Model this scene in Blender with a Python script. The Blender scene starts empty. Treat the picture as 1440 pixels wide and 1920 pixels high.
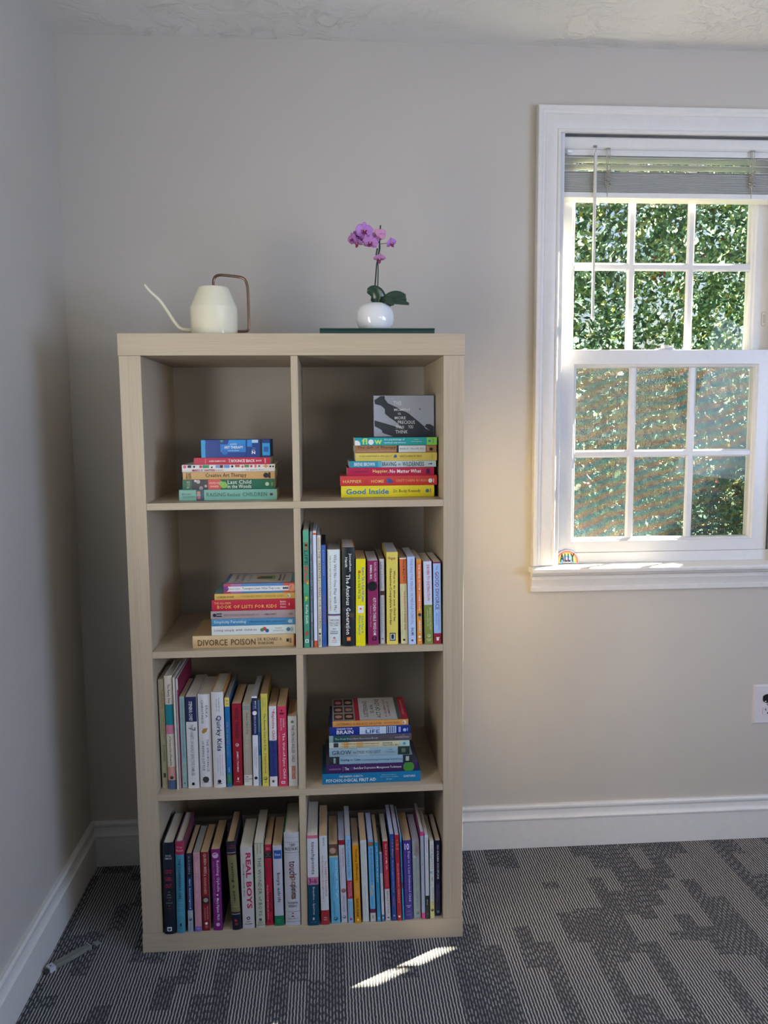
import bpy, math, random
import numpy as np
from mathutils import Vector, Matrix
S = bpy.context.scene
COL = S.collection
random.seed(7)
# ---------------------------------------------------------------- camera
cam = bpy.data.objects.new('camera', bpy.data.cameras.new('camera'))
COL.objects.link(cam)
cam.location = (0.46731, -1.88543, 1.28461)
cam.rotation_euler = (1.46141, 0.00699, -0.07049)
cam.data.sensor_fit = 'HORIZONTAL'; cam.data.sensor_width = 36.0
cam.data.lens = 1514.95 / 1440 * 36.0
cam.data.clip_start = 0.05
S.camera = cam
# ---------------------------------------------------------------- exposure, sky, sun, daylight and fill areas
S.view_settings.view_transform = 'Standard'; S.view_settings.look = 'None'
S.view_settings.gamma = 1.0; S.view_settings.exposure = -0.12
S.view_settings.use_curve_mapping = False
SUN_DIR = Vector((-0.869, -0.495, -1.04)).normalized()     # the way the sunlight travels
W = bpy.data.worlds.new('sky'); S.world = W; W.use_nodes = True
nt = W.node_tree; nt.nodes.clear()
sky = nt.nodes.new('ShaderNodeTexSky'); sky.sky_type = 'NISHITA'; sky.sun_disc = False
sky.sun_elevation = math.asin(-SUN_DIR.z); sky.sun_rotation = math.atan2(0.869, 0.495); sky.dust_density = 2.0
bg = nt.nodes.new('ShaderNodeBackground'); bg.inputs['Strength'].default_value = 0.14
wo = nt.nodes.new('ShaderNodeOutputWorld')
nt.links.new(sky.outputs[0], bg.inputs[0]); nt.links.new(bg.outputs[0], wo.inputs[0])
sl = bpy.data.lights.new('sun', 'SUN'); sl.energy = 270.0; sl.angle = 0.0085; sl.color = (1.0, 0.83, 0.60)
so = bpy.data.objects.new('sun', sl); COL.objects.link(so); so.location = (4, 3, 5)
so.rotation_euler = SUN_DIR.to_track_quat('-Z', 'Y').to_euler()

def area(name, loc, aim, sx, sy, power, color):
    l = bpy.data.lights.new(name, 'AREA'); l.shape = 'RECTANGLE'; l.size = sx; l.size_y = sy
    l.energy = power; l.color = color
    o = bpy.data.objects.new(name, l); COL.objects.link(o); o.location = loc
    o.rotation_euler = (Vector(aim) - Vector(loc)).to_track_quat('-Z', 'Y').to_euler()
    return o
# daylight of the left window, then two added fill areas
area('daylight_left_window', (-0.225, -0.80, 1.50), (1.0, -0.70, 1.75), 0.32, 1.15, 18.0, (1.0, 0.95, 0.87))
area('rear_warm_fill', (2.35, -3.25, 1.60), (2.2, -1.0, 4.0), 1.4, 1.3, 46.0, (1.0, 0.89, 0.76))  # added warm fill from behind; no window is built there
area('right_blue_fill', (3.15, -1.9, 1.55), (0, -1.5, 2.5), 1.5, 1.3, 106.0, (0.50, 0.65, 1.0))  # added blue fill towards the left wall, source unseen

# ---------------------------------------------------------------- materials
def lin(h):
    h = h.lstrip('#'); r = []
    for i in (0, 2, 4):
        c = int(h[i:i+2], 16) / 255
        r.append(c / 12.92 if c <= 0.04045 else ((c + 0.055) / 1.055) ** 2.4)
    return (*r, 1.0)
MATS = {}
def new_mat(name):
    m = bpy.data.materials.new(name); m.use_nodes = True
    t = m.node_tree
    return m, t, t.nodes['Principled BSDF']
def plain(h, rough=0.5, metal=0.0, spec=0.5, noise=0.05):
    k = (h, rough, metal, spec)
    if k in MATS: return MATS[k]
    m, t, b = new_mat('paint_' + h.strip('#'))
    b.inputs['Roughness'].default_value = rough; b.inputs['Metallic'].default_value = metal
    b.inputs['Specular IOR Level'].default_value = spec
    n = t.nodes.new('ShaderNodeTexNoise'); n.inputs['Scale'].default_value = 60
    c = t.nodes.new('ShaderNodeTexCoord'); t.links.new(c.outputs['Object'], n.inputs['Vector'])
    mx = t.nodes.new('ShaderNodeMix'); mx.data_type = 'RGBA'
    a = lin(h); mx.inputs[6].default_value = tuple(min(1, v * (1 - noise)) for v in a[:3]) + (1,)
    mx.inputs[7].default_value = tuple(min(1, v * (1 + noise)) for v in a[:3]) + (1,)
    t.links.new(n.outputs['Fac'], mx.inputs[0]); t.links.new(mx.outputs[2], b.inputs['Base Color'])
    MATS[k] = m; return m
def nd(t, kind, **kw):
    n = t.nodes.new(kind)
    for k, v in kw.items(): setattr(n, k, v)
    return n
def mth(t, op, a, b=None, c=None):
    n = t.nodes.new('ShaderNodeMath'); n.operation = op
    for i, v in enumerate((a, b, c)):
        if v is None: continue
        if isinstance(v, (int, float)): n.inputs[i].default_value = v
        else: t.links.new(v, n.inputs[i])
    return n.outputs[0]
def ramp(t, fac, stops):
    r = t.nodes.new('ShaderNodeValToRGB'); e = r.color_ramp.elements
    while len(e) < len(stops): e.new(0.5)
    for i, (p, c) in enumerate(stops): e[i].position = p; e[i].color = lin(c) if isinstance(c, str) else (*c, 1)
    t.links.new(fac, r.inputs[0]); return r.outputs[0]
def noise(t, vec, scale, detail=2, rough=0.5, dist=0.0):
    n = nd(t, 'ShaderNodeTexNoise'); n.inputs['Scale'].default_value = scale
    n.inputs['Detail'].default_value = detail; n.inputs['Roughness'].default_value = rough
    n.inputs['Distortion'].default_value = dist; t.links.new(vec, n.inputs['Vector']); return n.outputs['Fac']
def bump(t, b, h, strength, dist):
    n = nd(t, 'ShaderNodeBump'); n.inputs['Strength'].default_value = strength
    n.inputs['Distance'].default_value = dist; t.links.new(h, n.inputs['Height']); t.links.new(n.outputs[0], b.inputs['Normal'])
def coords(t, scale=(1, 1, 1)):
    c = nd(t, 'ShaderNodeTexCoord'); m = nd(t, 'ShaderNodeMapping'); m.inputs['Scale'].default_value = scale
    t.links.new(c.outputs['Object'], m.inputs['Vector']); return m.outputs[0]

def mat_wall():
    m, t, b = new_mat('painted_wall'); v = coords(t)
    t.links.new(ramp(t, noise(t, v, 1.5), [(0.3, '#b8b3aa'), (0.7, '#beb9b0')]), b.inputs['Base Color'])
    b.inputs['Roughness'].default_value = 0.62
    bump(t, b, noise(t, v, 260, 3), 0.12, 0.001); return m
def mat_ceiling():
    m, t, b = new_mat('textured_ceiling'); v = coords(t)
    b.inputs['Base Color'].default_value = lin('#dbd9d4'); b.inputs['Roughness'].default_value = 0.8
    a = noise(t, v, 13, 6, 0.65, 2.5); c = noise(t, v, 3.2, 2)
    k = mth(t, 'MULTIPLY', mth(t, 'SMOOTH_MIN', a, 0.52, 0.1), ramp(t, c, [(0.38, (0.15,) * 3), (0.55, (1,) * 3)]))
    bump(t, b, k, 0.9, 0.016); return m
def mat_wood(axis):
    m, t, b = new_mat('oak_veneer_' + 'xyz'[axis]); sc = [520, 520, 520]; sc[axis] = 8
    v = coords(t, tuple(sc)); f = noise(t, v, 1.0, 3, 0.6)
    v2 = coords(t, tuple(x / 9 for x in sc)); g = noise(t, v2, 1.0, 2)
    s = mth(t, 'ADD', mth(t, 'MULTIPLY', f, 0.65), mth(t, 'MULTIPLY', g, 0.35))
    t.links.new(ramp(t, s, [(0.25, '#a69782'), (0.5, '#b4a58d'), (0.75, '#beaf96')]), b.inputs['Base Color'])
    b.inputs['Roughness'].default_value = 0.45
    bump(t, b, f, 0.15, 0.0006); return m
def mat_carpet():
    m, t, b = new_mat('striped_carpet_tile'); c = nd(t, 'ShaderNodeTexCoord')
    sp = nd(t, 'ShaderNodeSeparateXYZ'); t.links.new(c.outputs['Object'], sp.inputs[0])
    wob = mth(t, 'MULTIPLY', mth(t, 'SUBTRACT', noise(t, c.outputs['Object'], 90, 1), 0.5), 0.0035)
    x = mth(t, 'ADD', sp.outputs[0], wob); y = sp.outputs[1]
    P = 0.0072
    col = mth(t, 'DIVIDE', x, P); ci = mth(t, 'FLOOR', col)
    tri = mth(t, 'MULTIPLY', mth(t, 'ABSOLUTE', mth(t, 'SUBTRACT', mth(t, 'FRACT', col), 0.5)), 2)
    line = ramp(t, tri, [(0.2, (1,) * 3), (0.55, (0,) * 3)])
    def white(a, b_=0.0):
        cb = nd(t, 'ShaderNodeCombineXYZ')
        for i, q in enumerate((a, b_)):
            if isinstance(q, (int, float)): cb.inputs[i].default_value = q
            else: t.links.new(q, cb.inputs[i])
        w = nd(t, 'ShaderNodeTexWhiteNoise'); w.noise_dimensions = '2D'; t.links.new(cb.outputs[0], w.inputs['Vector']); return w.outputs['Value']
    def blocks(wx, wy, off, thr):
        bi = mth(t, 'FLOOR', mth(t, 'ADD', mth(t, 'DIVIDE', x, wx), off))
        bj = mth(t, 'FLOOR', mth(t, 'ADD', mth(t, 'DIVIDE', y, wy), mth(t, 'MULTIPLY', white(bi, off), 5)))
        return mth(t, 'GREATER_THAN', white(bi, mth(t, 'ADD', bj, off * 3)), thr)
    m1 = blocks(0.0864, 0.27, 0.3, 0.78); m2 = blocks(0.0432, 0.11, 0.7, 0.74)
    solid = mth(t, 'MAXIMUM', m1, m2)
    dash = mth(t, 'GREATER_THAN', mth(t, 'FRACT', mth(t, 'ADD', mth(t, 'DIVIDE', y, 0.024), mth(t, 'ADD', mth(t, 'MULTIPLY', mth(t, 'MODULO', ci, 2), 0.5), mth(t, 'MULTIPLY', white(ci), 0.6)))), 0.36)
    dash = mth(t, 'ADD', mth(t, 'MULTIPLY', dash, mth(t, 'ADD', mth(t, 'MULTIPLY', blocks(0.0216, 0.045, 0.1, 0.5), 0.22), 0.30)), 0.16)
    k = mth(t, 'MULTIPLY', line, mth(t, 'MAXIMUM', mth(t, 'MULTIPLY', solid, 0.92), dash))
    fuzz = noise(t, c.outputs['Object'], 700, 2, 0.7)
    k = mth(t, 'MULTIPLY', k, mth(t, 'ADD', 0.45, fuzz))
    mx = nd(t, 'ShaderNodeMix', data_type='RGBA'); t.links.new(k, mx.inputs[0])
    t.links.new(ramp(t, fuzz, [(0.35, '#2c3037'), (0.7, '#53575f')]), mx.inputs[6]); mx.inputs[7].default_value = lin('#cbc6c1')
    t.links.new(mx.outputs[2], b.inputs['Base Color']); b.inputs['Roughness'].default_value = 0.95
    b.inputs['Specular IOR Level'].default_value = 0.1
    bump(t, b, mth(t, 'ADD', line, fuzz), 0.7, 0.003); return m
def mat_pages(h):
    k = ('pages', h)
    if k in MATS: return MATS[k]
    m, t, b = new_mat('page_edges_' + h.strip('#')); v = coords(t, (3, 3, 1400))
    a = lin(h); f = noise(t, v, 1, 1)
    t.links.new(ramp(t, f, [(0.3, tuple(x * 0.8 for x in a[:3])), (0.6, a[:3])]), b.inputs['Base Color'])
    b.inputs['Roughness'].default_value = 0.9; MATS[k] = m; return m
def mat_leaf(name, h, trans):
    m, t, b = new_mat(name); b.inputs['Base Color'].default_value = lin(h); b.inputs['Roughness'].default_value = 0.45
    tr = nd(t, 'ShaderNodeBsdfTranslucent'); tr.inputs[0].default_value = lin(trans)
    mx = nd(t, 'ShaderNodeMixShader'); mx.inputs[0].default_value = 0.5
    o = t.nodes['Material Output']; t.links.new(b.outputs[0], mx.inputs[1]); t.links.new(tr.outputs[0], mx.inputs[2]); t.links.new(mx.outputs[0], o.inputs[0]); return m
def mat_glass():
    m, t, b = new_mat('window_pane_glass'); t.nodes.remove(b)
    tr = nd(t, 'ShaderNodeBsdfTransparent'); tr.inputs[0].default_value = (0.95, 0.975, 0.97, 1)
    g = nd(t, 'ShaderNodeBsdfGlossy'); g.inputs['Roughness'].default_value = 0.02
    lw = nd(t, 'ShaderNodeLayerWeight'); lw.inputs[0].default_value = 0.5
    rf = mth(t, 'ADD', mth(t, 'MULTIPLY', mth(t, 'POWER', lw.outputs['Facing'], 4), 0.4), 0.006)
    mx = nd(t, 'ShaderNodeMixShader'); t.links.new(rf, mx.inputs[0])
    t.links.new(tr.outputs[0], mx.inputs[1]); t.links.new(g.outputs[0], mx.inputs[2])
    t.links.new(mx.outputs[0], t.nodes['Material Output'].inputs[0]); return m
def mat_screen():
    m, t, b = new_mat('insect_screen_mesh'); c = nd(t, 'ShaderNodeTexCoord')
    sp = nd(t, 'ShaderNodeSeparateXYZ'); t.links.new(c.outputs['Object'], sp.inputs[0])
    n = noise(t, c.outputs['Object'], 5, 2)
    # moire bands painted into the weave colour as shallow waves
    ph = mth(t, 'ADD', mth(t, 'MULTIPLY', sp.outputs[2], 30), mth(t, 'MULTIPLY', sp.outputs[0], -8))
    ph = mth(t, 'ADD', ph, mth(t, 'MULTIPLY', n, 2.2))
    ph = mth(t, 'ADD', ph, mth(t, 'MULTIPLY', mth(t, 'SUBTRACT', noise(t, c.outputs['Object'], 260, 2, 0.7), 0.5), 1.6))
    fr = mth(t, 'FRACT', ph)
    colr = ramp(t, fr, [(0.0, '#66493a'), (0.25, '#56504a'), (0.5, '#2c565e'), (0.75, '#2a465e'), (1.0, '#66493a')])
    t.links.new(colr, b.inputs['Base Color']); b.inputs['Roughness'].default_value = 0.6
    wx = mth(t, 'FRACT', mth(t, 'DIVIDE', sp.outputs[0], 0.0042)); wz = mth(t, 'FRACT', mth(t, 'DIVIDE', sp.outputs[2], 0.0042))
    wire = mth(t, 'MAXIMUM', mth(t, 'GREATER_THAN', wx, 0.74), mth(t, 'GREATER_THAN', wz, 0.74))
    tr = nd(t, 'ShaderNodeBsdfTransparent'); mx = nd(t, 'ShaderNodeMixShader')
    tl = nd(t, 'ShaderNodeBsdfTranslucent'); t.links.new(colr, tl.inputs[0])  # thin charcoal glass-fibre weave
    m2 = nd(t, 'ShaderNodeMixShader'); m2.inputs[0].default_value = 0.2
    t.links.new(b.outputs[0], m2.inputs[1]); t.links.new(tl.outputs[0], m2.inputs[2])
    t.links.new(wire, mx.inputs[0]); t.links.new(tr.outputs[0], mx.inputs[1]); t.links.new(m2.outputs[0], mx.inputs[2])
    t.links.new(mx.outputs[0], t.nodes['Material Output'].inputs[0]); return m
def mat_clear(h, alpha):
    m, t, b = new_mat('clear_plastic'); b.inputs['Base Color'].default_value = lin(h)
    b.inputs['Roughness'].default_value = 0.2; b.inputs['Alpha'].default_value = alpha; return m

M_WALL = mat_wall(); M_DARK = plain('#45413c', 0.7); M_CEIL = mat_ceiling(); M_CARPET = mat_carpet()
M_WX = mat_wood(0); M_WZ = mat_wood(2)
M_TRIM = plain('#d8d6d2', 0.38); M_VINYL = plain('#cfcfcf', 0.32); M_BLIND = plain('#dddbd6', 0.4)
M_GLASS = mat_glass(); M_SCREEN = mat_screen()

# ---------------------------------------------------------------- mesh helpers
class MB:
    def __init__(s): s.v = []; s.f = []; s.m = []; s.mats = []
    def mi(s, mat):
        if mat not in s.mats: s.mats.append(mat)
        return s.mats.index(mat)
    def add(s, vs, fs, mat):
        o = len(s.v); s.v += [tuple(p) for p in vs]; k = s.mi(mat)
        for f in fs: s.f.append([i + o for i in f]); s.m.append(k)
    def box(s, x0, x1, y0, y1, z0, z1, mat):
        s.add([(x0,y0,z0),(x1,y0,z0),(x1,y1,z0),(x0,y1,z0),(x0,y0,z1),(x1,y0,z1),(x1,y1,z1),(x0,y1,z1)],
              [(0,3,2,1),(4,5,6,7),(0,1,5,4),(1,2,6,5),(2,3,7,6),(3,0,4,7)], mat)
    def prism(s, outline, z0, z1, mat, axis=2):
        n = len(outline)
        def P(a, b, c): return {2: (a, b, c), 1: (a, c, b), 0: (c, a, b)}[axis]
        vs = [P(a, b, z0) for a, b in outline] + [P(a, b, z1) for a, b in outline]
        s.add(vs, [tuple(range(n))[::-1], tuple(range(n, 2 * n))] + [(i, (i+1) % n, n + (i+1) % n, n + i) for i in range(n)], mat)
    def lathe(s, prof, mat, c=(0, 0, 0), n=48, cap=True):
        vs = []; fs = []
        for r, z in prof:
            for i in range(n):
                a = 2 * math.pi * i / n; vs.append((c[0] + r * math.cos(a), c[1] + r * math.sin(a), c[2] + z))
        for j in range(len(prof) - 1):
            for i in range(n):
                fs.append((j*n+i, j*n+(i+1) % n, (j+1)*n+(i+1) % n, (j+1)*n+i))
        if cap: fs.append(tuple(range(n))[::-1])
        s.add(vs, fs, mat)
    def tube(s, pts, r, mat, n=12, closed=False):
        pts = [Vector(p) for p in pts]; rs = r if isinstance(r, (list, tuple)) else [r] * len(pts)
        vs = []; fs = []; up = Vector((0.13, 0.99, 0.07)).normalized(); N = len(pts)
        for i, p in enumerate(pts):
            d = (pts[min(i+1, N-1)] - pts[max(i-1, 0)]).normalized()
            a = d.cross(up); a = a.normalized() if a.length > 1e-4 else Vector((1, 0, 0)); b = d.cross(a).normalized()
            for k in range(n):
                t = 2 * math.pi * k / n; vs.append(p + (a * math.cos(t) + b * math.sin(t)) * rs[i])
        for i in range(N - 1):
            for k in range(n): fs.append((i*n+k, i*n+(k+1) % n, (i+1)*n+(k+1) % n, (i+1)*n+k))
        fs += [tuple(range(n)), tuple(range((N-1)*n, N*n))[::-1]]
        s.add(vs, fs, mat)
    def build(s, name, parent=None, smooth=False, bevel=0.0, loc=None, seg=2, sharp=38):
        me = bpy.data.meshes.new(name); me.from_pydata(s.v, [], s.f)
        for m in s.mats: me.materials.append(m)
        me.polygons.foreach_set('material_index', s.m)
        if smooth: me.polygons.foreach_set('use_smooth', [True] * len(s.f))
        me.update()
        if smooth: me.set_sharp_from_angle(angle=math.radians(sharp))
        o = bpy.data.objects.new(name, me); COL.objects.link(o)
        if parent: o.parent = parent
        if loc: o.location = loc
        if bevel:
            b = o.modifiers.new('edge', 'BEVEL'); b.width = bevel; b.segments = seg; b.limit_method = 'ANGLE'; b.harden_normals = False
        return o
def smooth_path(pts, n=8):
    P = [Vector(p) for p in pts]; P = [2*P[0]-P[1]] + P + [2*P[-1]-P[-2]]; out = []
    for i in range(1, len(P) - 2):
        for k in range(n):
            t = k / n; a, b, c, d = P[i-1], P[i], P[i+1], P[i+2]
            out.append(0.5*((2*b) + (c-a)*t + (2*a-5*b+4*c-d)*t*t + (3*b-a-3*c+d)*t**3))
    out.append(P[-2]); return out
def tag(o, label=None, cat=None, group=None, kind=None):
    for k, v in (('label', label), ('category', cat), ('group', group), ('kind', kind)):
        if v: o[k] = v
    return o
def empty(name, loc, rot=(0, 0, 0), **k):
    o = bpy.data.objects.new(name, None); COL.objects.link(o); o.location = loc; o.rotation_euler = rot
    o.empty_display_size = 0.03
    return tag(o, **k)

# ---------------------------------------------------------------- lettering (built-in font turned into flat faces)
GLYPH = {}
def glyphs(text, bold):
    k = (text, bold)
    if k in GLYPH: return GLYPH[k]
    cu = bpy.data.curves.new('lettering', 'FONT'); cu.body = text; cu.resolution_u = 1 if len(text) > 12 else 2
    cu.offset = bold; cu.fill_mode = 'FRONT'; cu.space_character = 1.04
    o = bpy.data.objects.new('lettering', cu); COL.objects.link(o)
    bpy.context.view_layer.update()
    dg = bpy.context.evaluated_depsgraph_get(); me = bpy.data.meshes.new_from_object(o.evaluated_get(dg))
    vs = [(v.co.x, v.co.y) for v in me.vertices]; fs = [tuple(p.vertices) for p in me.polygons]
    x0 = min(v[0] for v in vs); x1 = max(v[0] for v in vs); y0 = min(v[1] for v in vs); y1 = max(v[1] for v in vs)
    vs = [((a - x0) / (x1 - x0), (b - y0) / (y1 - y0)) for a, b in vs]
    bpy.data.objects.remove(o); bpy.data.curves.remove(cu); bpy.data.meshes.remove(me)
    GLYPH[k] = (vs, fs); return GLYPH[k]

# ---------------------------------------------------------------- books
def book_meshes(L, T, D, binding, spine, pages, sides, marks, x0, z0):
    """book lying on its back cover: length along x, thickness along z, spine at y = 0 facing -y"""
    hard = binding == 'h'
    bulge = min(0.0035, T * 0.13) if hard else min(0.0008, T * 0.04)
    ct = 0.0022 if hard else 0.0005
    ms = plain(spine, 0.42); md = plain(sides, 0.42)
    c = MB(); N = 8
    def yc(v): return -bulge * (1 - (2 * v - 1) ** 2)
    # spine: strip with thickness, split across so it can round
    vs = []; fs = []
    for i in range(N + 1):
        v = i / N
        for x in (x0, x0 + L):
            vs.append((x, yc(v), z0 + v * T)); vs.append((x, yc(v) + ct, z0 + v * T))
    for i in range(N):
        a = i * 4; b = a + 4
        fs += [(a, a+2, b+2, b), (a+1, b+1, b+3, a+3), (a, b, b+1, a+1), (a+2, a+3, b+3, b+2)]
    fs += [(0, 1, 3, 2), (4*N, 4*N+2, 4*N+3, 4*N+1)]
    c.add(vs, fs, ms)
    c.box(x0, x0 + L, ct, D, z0, z0 + ct, md); c.box(x0, x0 + L, ct, D, z0 + T - ct, z0 + T, md)
    def strip(u0, u1, v0, v1, mat, off):
        vs = []; fs = []; n = max(1, round(N * (v1 - v0)))
        for i in range(n + 1):
            v = v0 + (v1 - v0) * i / n
            vs += [(x0 + u0 * L, yc(v) - off, z0 + v * T), (x0 + u1 * L, yc(v) - off, z0 + v * T)]
        for i in range(n): a = 2 * i; fs.append((a, a+1, a+3, a+2))
        c.add(vs, fs, mat)
    for i, q in enumerate(marks):
        off = 0.0002 + 0.00004 * i; k = q[0]
        if k == 'B': strip(q[1], q[2], 0, 1, plain(q[3], 0.42), off)
        elif k == 'R': strip(q[1], q[2], q[3], q[4], plain(q[5], 0.42), off)
        elif k == 'D':
            _, u, v, r, h = q; rr = r * T; n = 20; off += bulge * 4 * r * r
            ps = [(min(L, max(0, u*L + rr*math.cos(2*math.pi*j/n))), min(1, max(0, v + r*math.sin(2*math.pi*j/n)))) for j in range(n)]
            c.add([(x0 + a, yc(b) - off, z0 + b*T) for a, b in ps], [tuple(range(n))], plain(h, 0.42))
        elif k in 'TH':
            g, f = glyphs(q[1], q[7] if len(q) > 7 else 0.0); u0, u1, v0, v1 = q[2:6]; m = plain(q[6], 0.5)
            off += bulge * ((v1 - v0) / (1 if k == 'T' else len(q[1]) * .7)) ** 2
            if k == 'T': pts = [(u0 + a*(u1-u0), v0 + b*(v1-v0)) for a, b in g]
            else: pts = [(u1 - b*(u1-u0), v0 + a*(v1-v0)) for a, b in g]
            c.add([(x0 + u*L, yc(v) - off, z0 + v*T) for u, v in pts], f, m)
        else:
            zt = z0 + T + off
            if k == 'CR': _, u0, u1, w0, w1, h = q; c.add([(x0+u0*L, w0*D, zt), (x0+u1*L, w0*D, zt), (x0+u1*L, w1*D, zt), (x0+u0*L, w1*D, zt)], [(0,1,2,3)], plain(h, 0.42))
            elif k == 'CD': _, u, w, r, h = q; c.add([(x0+u*L + r*L*math.cos(j*math.pi/8), w*D + r*L*1.2*math.sin(j*math.pi/8), zt) for j in range(16)], [tuple(range(16))], plain(h, 0.42))
            elif k == 'CT':
                _, s, u0, u1, w0, w1, h = q; g, f = glyphs(s, 0.008)
                c.add([(x0 + (u1 - b*(u1-u0))*L, (w0 + a*(w1-w0))*D, zt) for a, b in g], f, plain(h, 0.5))
    p = MB(); e = 0.003 if hard else 0.0003
    p.box(x0 + e, x0 + L - e, ct + 0.0003, D - (0.004 if hard else 0.0004), z0 + ct, z0 + T - ct, mat_pages(pages))
    return c, p
ORD = ['first', 'second', 'third', 'fourth', 'fifth', 'sixth', 'seventh', 'eighth', 'ninth', 'tenth', 'eleventh', 'twelfth', 'thirteenth', 'fourteenth', 'fifteenth', 'sixteenth', 'seventeenth', 'eighteenth', 'nineteenth', 'twentieth']
def make_book(loc, rot, L, T, D, spec, x0, z0, label, group):
    b = empty('book', loc, rot, label=label, cat='book', group=group)
    binding, spine, pages, sides, look, marks = spec
    c, p = book_meshes(L, T, D, binding, spine, pages, sides, marks, x0, z0)
    c.build('cover', b); p.build('page_block', b); return b

# ================================================================ SETTING
WY = 0.4195            # plaster face of the wall with the window
LX = -0.2361           # left wall
CH = 2.3095            # ceiling
RX, RY = 3.2, -3.35
wx0, wx1, wz0, wz1 = 1.118, 1.812, 0.845, 2.095     # rough opening
f = MB(); f.box(LX - .1, RX + .1, RY - .1, WY + .12, -0.06, 0.0, M_CARPET); tag(f.build('floor'), kind='structure')
f = MB(); f.box(LX - .1, RX + .1, RY - .1, WY + .12, CH, CH + .08, M_CEIL); tag(f.build('ceiling'), kind='structure')
f = MB()
f.box(LX - .1, wx0, WY, WY + .12, 0, CH, M_WALL); f.box(wx1, RX + .1, WY, WY + .12, 0, CH, M_WALL)
f.box(wx0, wx1, WY, WY + .12, 0, wz0, M_WALL); f.box(wx0, wx1, WY, WY + .12, wz1, CH, M_WALL)
tag(f.build('wall_back'), kind='structure')
f = MB(); f.box(LX - .1, LX, RY - .1, WY, 0, CH, M_WALL); tag(f.build('wall_left'), kind='structure')
f = MB(); f.box(RX, RX + .1, RY - .1, WY, 0, CH, M_DARK); tag(f.build('wall_right'), kind='structure')
f = MB(); f.box(LX, RX, RY - .1, RY, 0, CH, M_DARK); tag(f.build('wall_rear'), kind='structure')
# baseboards: flat board, bead and moulded cap
BP = [(0, 0), (.014, 0), (.014, .088), (.0165, .091), (.0165, .095), (.013, .098), (.0105, .106), (.0095, .118), (.0125, .122), (.0125, .130), (.009, .1345), (0, .1345)]
def baseboard(name, kind):
    m = MB()
    if kind == 'back': m.prism([(WY - d, h) for d, h in BP][::-1], LX, RX, M_TRIM, 0)
    elif kind == 'left': 
        n = len(BP); vs = [(LX + d, RY, h) for d, h in BP] + [(LX + d, WY - d, h) for d, h in BP]
        m.add(vs, [(i, (i+1) % n, n + (i+1) % n, n + i) for i in range(n)] + [tuple(range(n))], M_TRIM)
    tag(m.build(name, smooth=True), kind='structure')
baseboard('baseboard_back', 'back'); baseboard('baseboard_left', 'left')

# ================================================================ WINDOW
win = empty('window_1', (1.467, WY, 0.868), kind='structure')
def wb(mb, name, par=None, **k):
    """build with world coordinates under a parent placed anywhere"""
    par = par or win; o = mb.build(name, par, **k); w = Vector((0, 0, 0)); q = par
    while q: w += q.location; q = q.parent
    o.location = -w; return o
XL, XR, ZT = 1.1265, 1.8065, 2.082     # casing inner edges
def sweep(prof, x0, x1, z0, z1, mat, closed):
    m = MB(); st = []
    for d, y in prof:
        if closed: st.append([(x0-d, y, z0-d), (x0-d, y, z1+d), (x1+d, y, z1+d), (x1+d, y, z0-d)])
        else: st.append([(x0-d, y, z0), (x0-d, y, z1+d), (x1+d, y, z1+d), (x1+d, y, z0)])
    n = len(prof); vs = [st[i][k] for k in range(4) for i in range(n)]; fs = []
    for k in range(4 if closed else 3):
        k2 = (k + 1) % 4
        for i in range(n): fs.append((k*n+i, k*n+(i+1) % n, k2*n+(i+1) % n, k2*n+i))
    if not closed: fs += [tuple(range(n)), tuple(range(3*n, 4*n))[::-1]]
    m.add(vs, fs, mat); return m
cas = [(0, WY), (0, WY-.010), (.003, WY-.013), (.008, WY-.013), (.010, WY-.010), (.016, WY-.011), (.036, WY-.016), (.040, WY-.0145), (.044, WY-.0145), (.047, WY-.019), (.054, WY-.020), (.056, WY-.024), (.0655, WY-.024), (.0675, WY-.022), (.0675, WY)]
wb(sweep(cas, XL, XR, 0.868, ZT, M_TRIM, False), 'casing', smooth=True)
m = MB(); m.prism([(WY+.06, .866), (WY-.045, .866), (WY-.0495, .8625), (WY-.0505, .857), (WY-.048, .851), (WY-.044, .849), (WY+.06, .849)], XL-.0745, XR+.0745, M_TRIM, 0); wb(m, 'stool', smooth=True)
ap = [(WY, .849), (WY-.030, .849), (WY-.028, .842), (WY-.019, .836), (WY-.018, .829), (WY-.020, .827), (WY-.014, .812), (WY-.012, .804), (WY-.015, .802), (WY-.014, .7905), (WY, .790)]
m = MB(); m.prism(ap, XL-.068, XR+.068, M_TRIM, 0); wb(m, 'apron', smooth=True)
m = MB(); JL, JR = 1.140, 1.798
m.box(wx0, JL, WY-.002, WY+.125, .849, wz1, M_VINYL); m.box(JR, wx1, WY-.002, WY+.125, .849, wz1, M_VINYL)
m.box(JL, JR, WY-.002, WY+.125, 2.092, wz1, M_VINYL); m.box(JL, JR, WY+.028, WY+.125, .866, .897, M_VINYL)
m.box(JL, JL+.006, WY+.062, WY+.068, .897, 2.092, M_VINYL); m.box(JR-.006, JR, WY+.062, WY+.068, .897, 2.092, M_VINYL)
wb(m, 'jamb', bevel=.0012)
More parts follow.
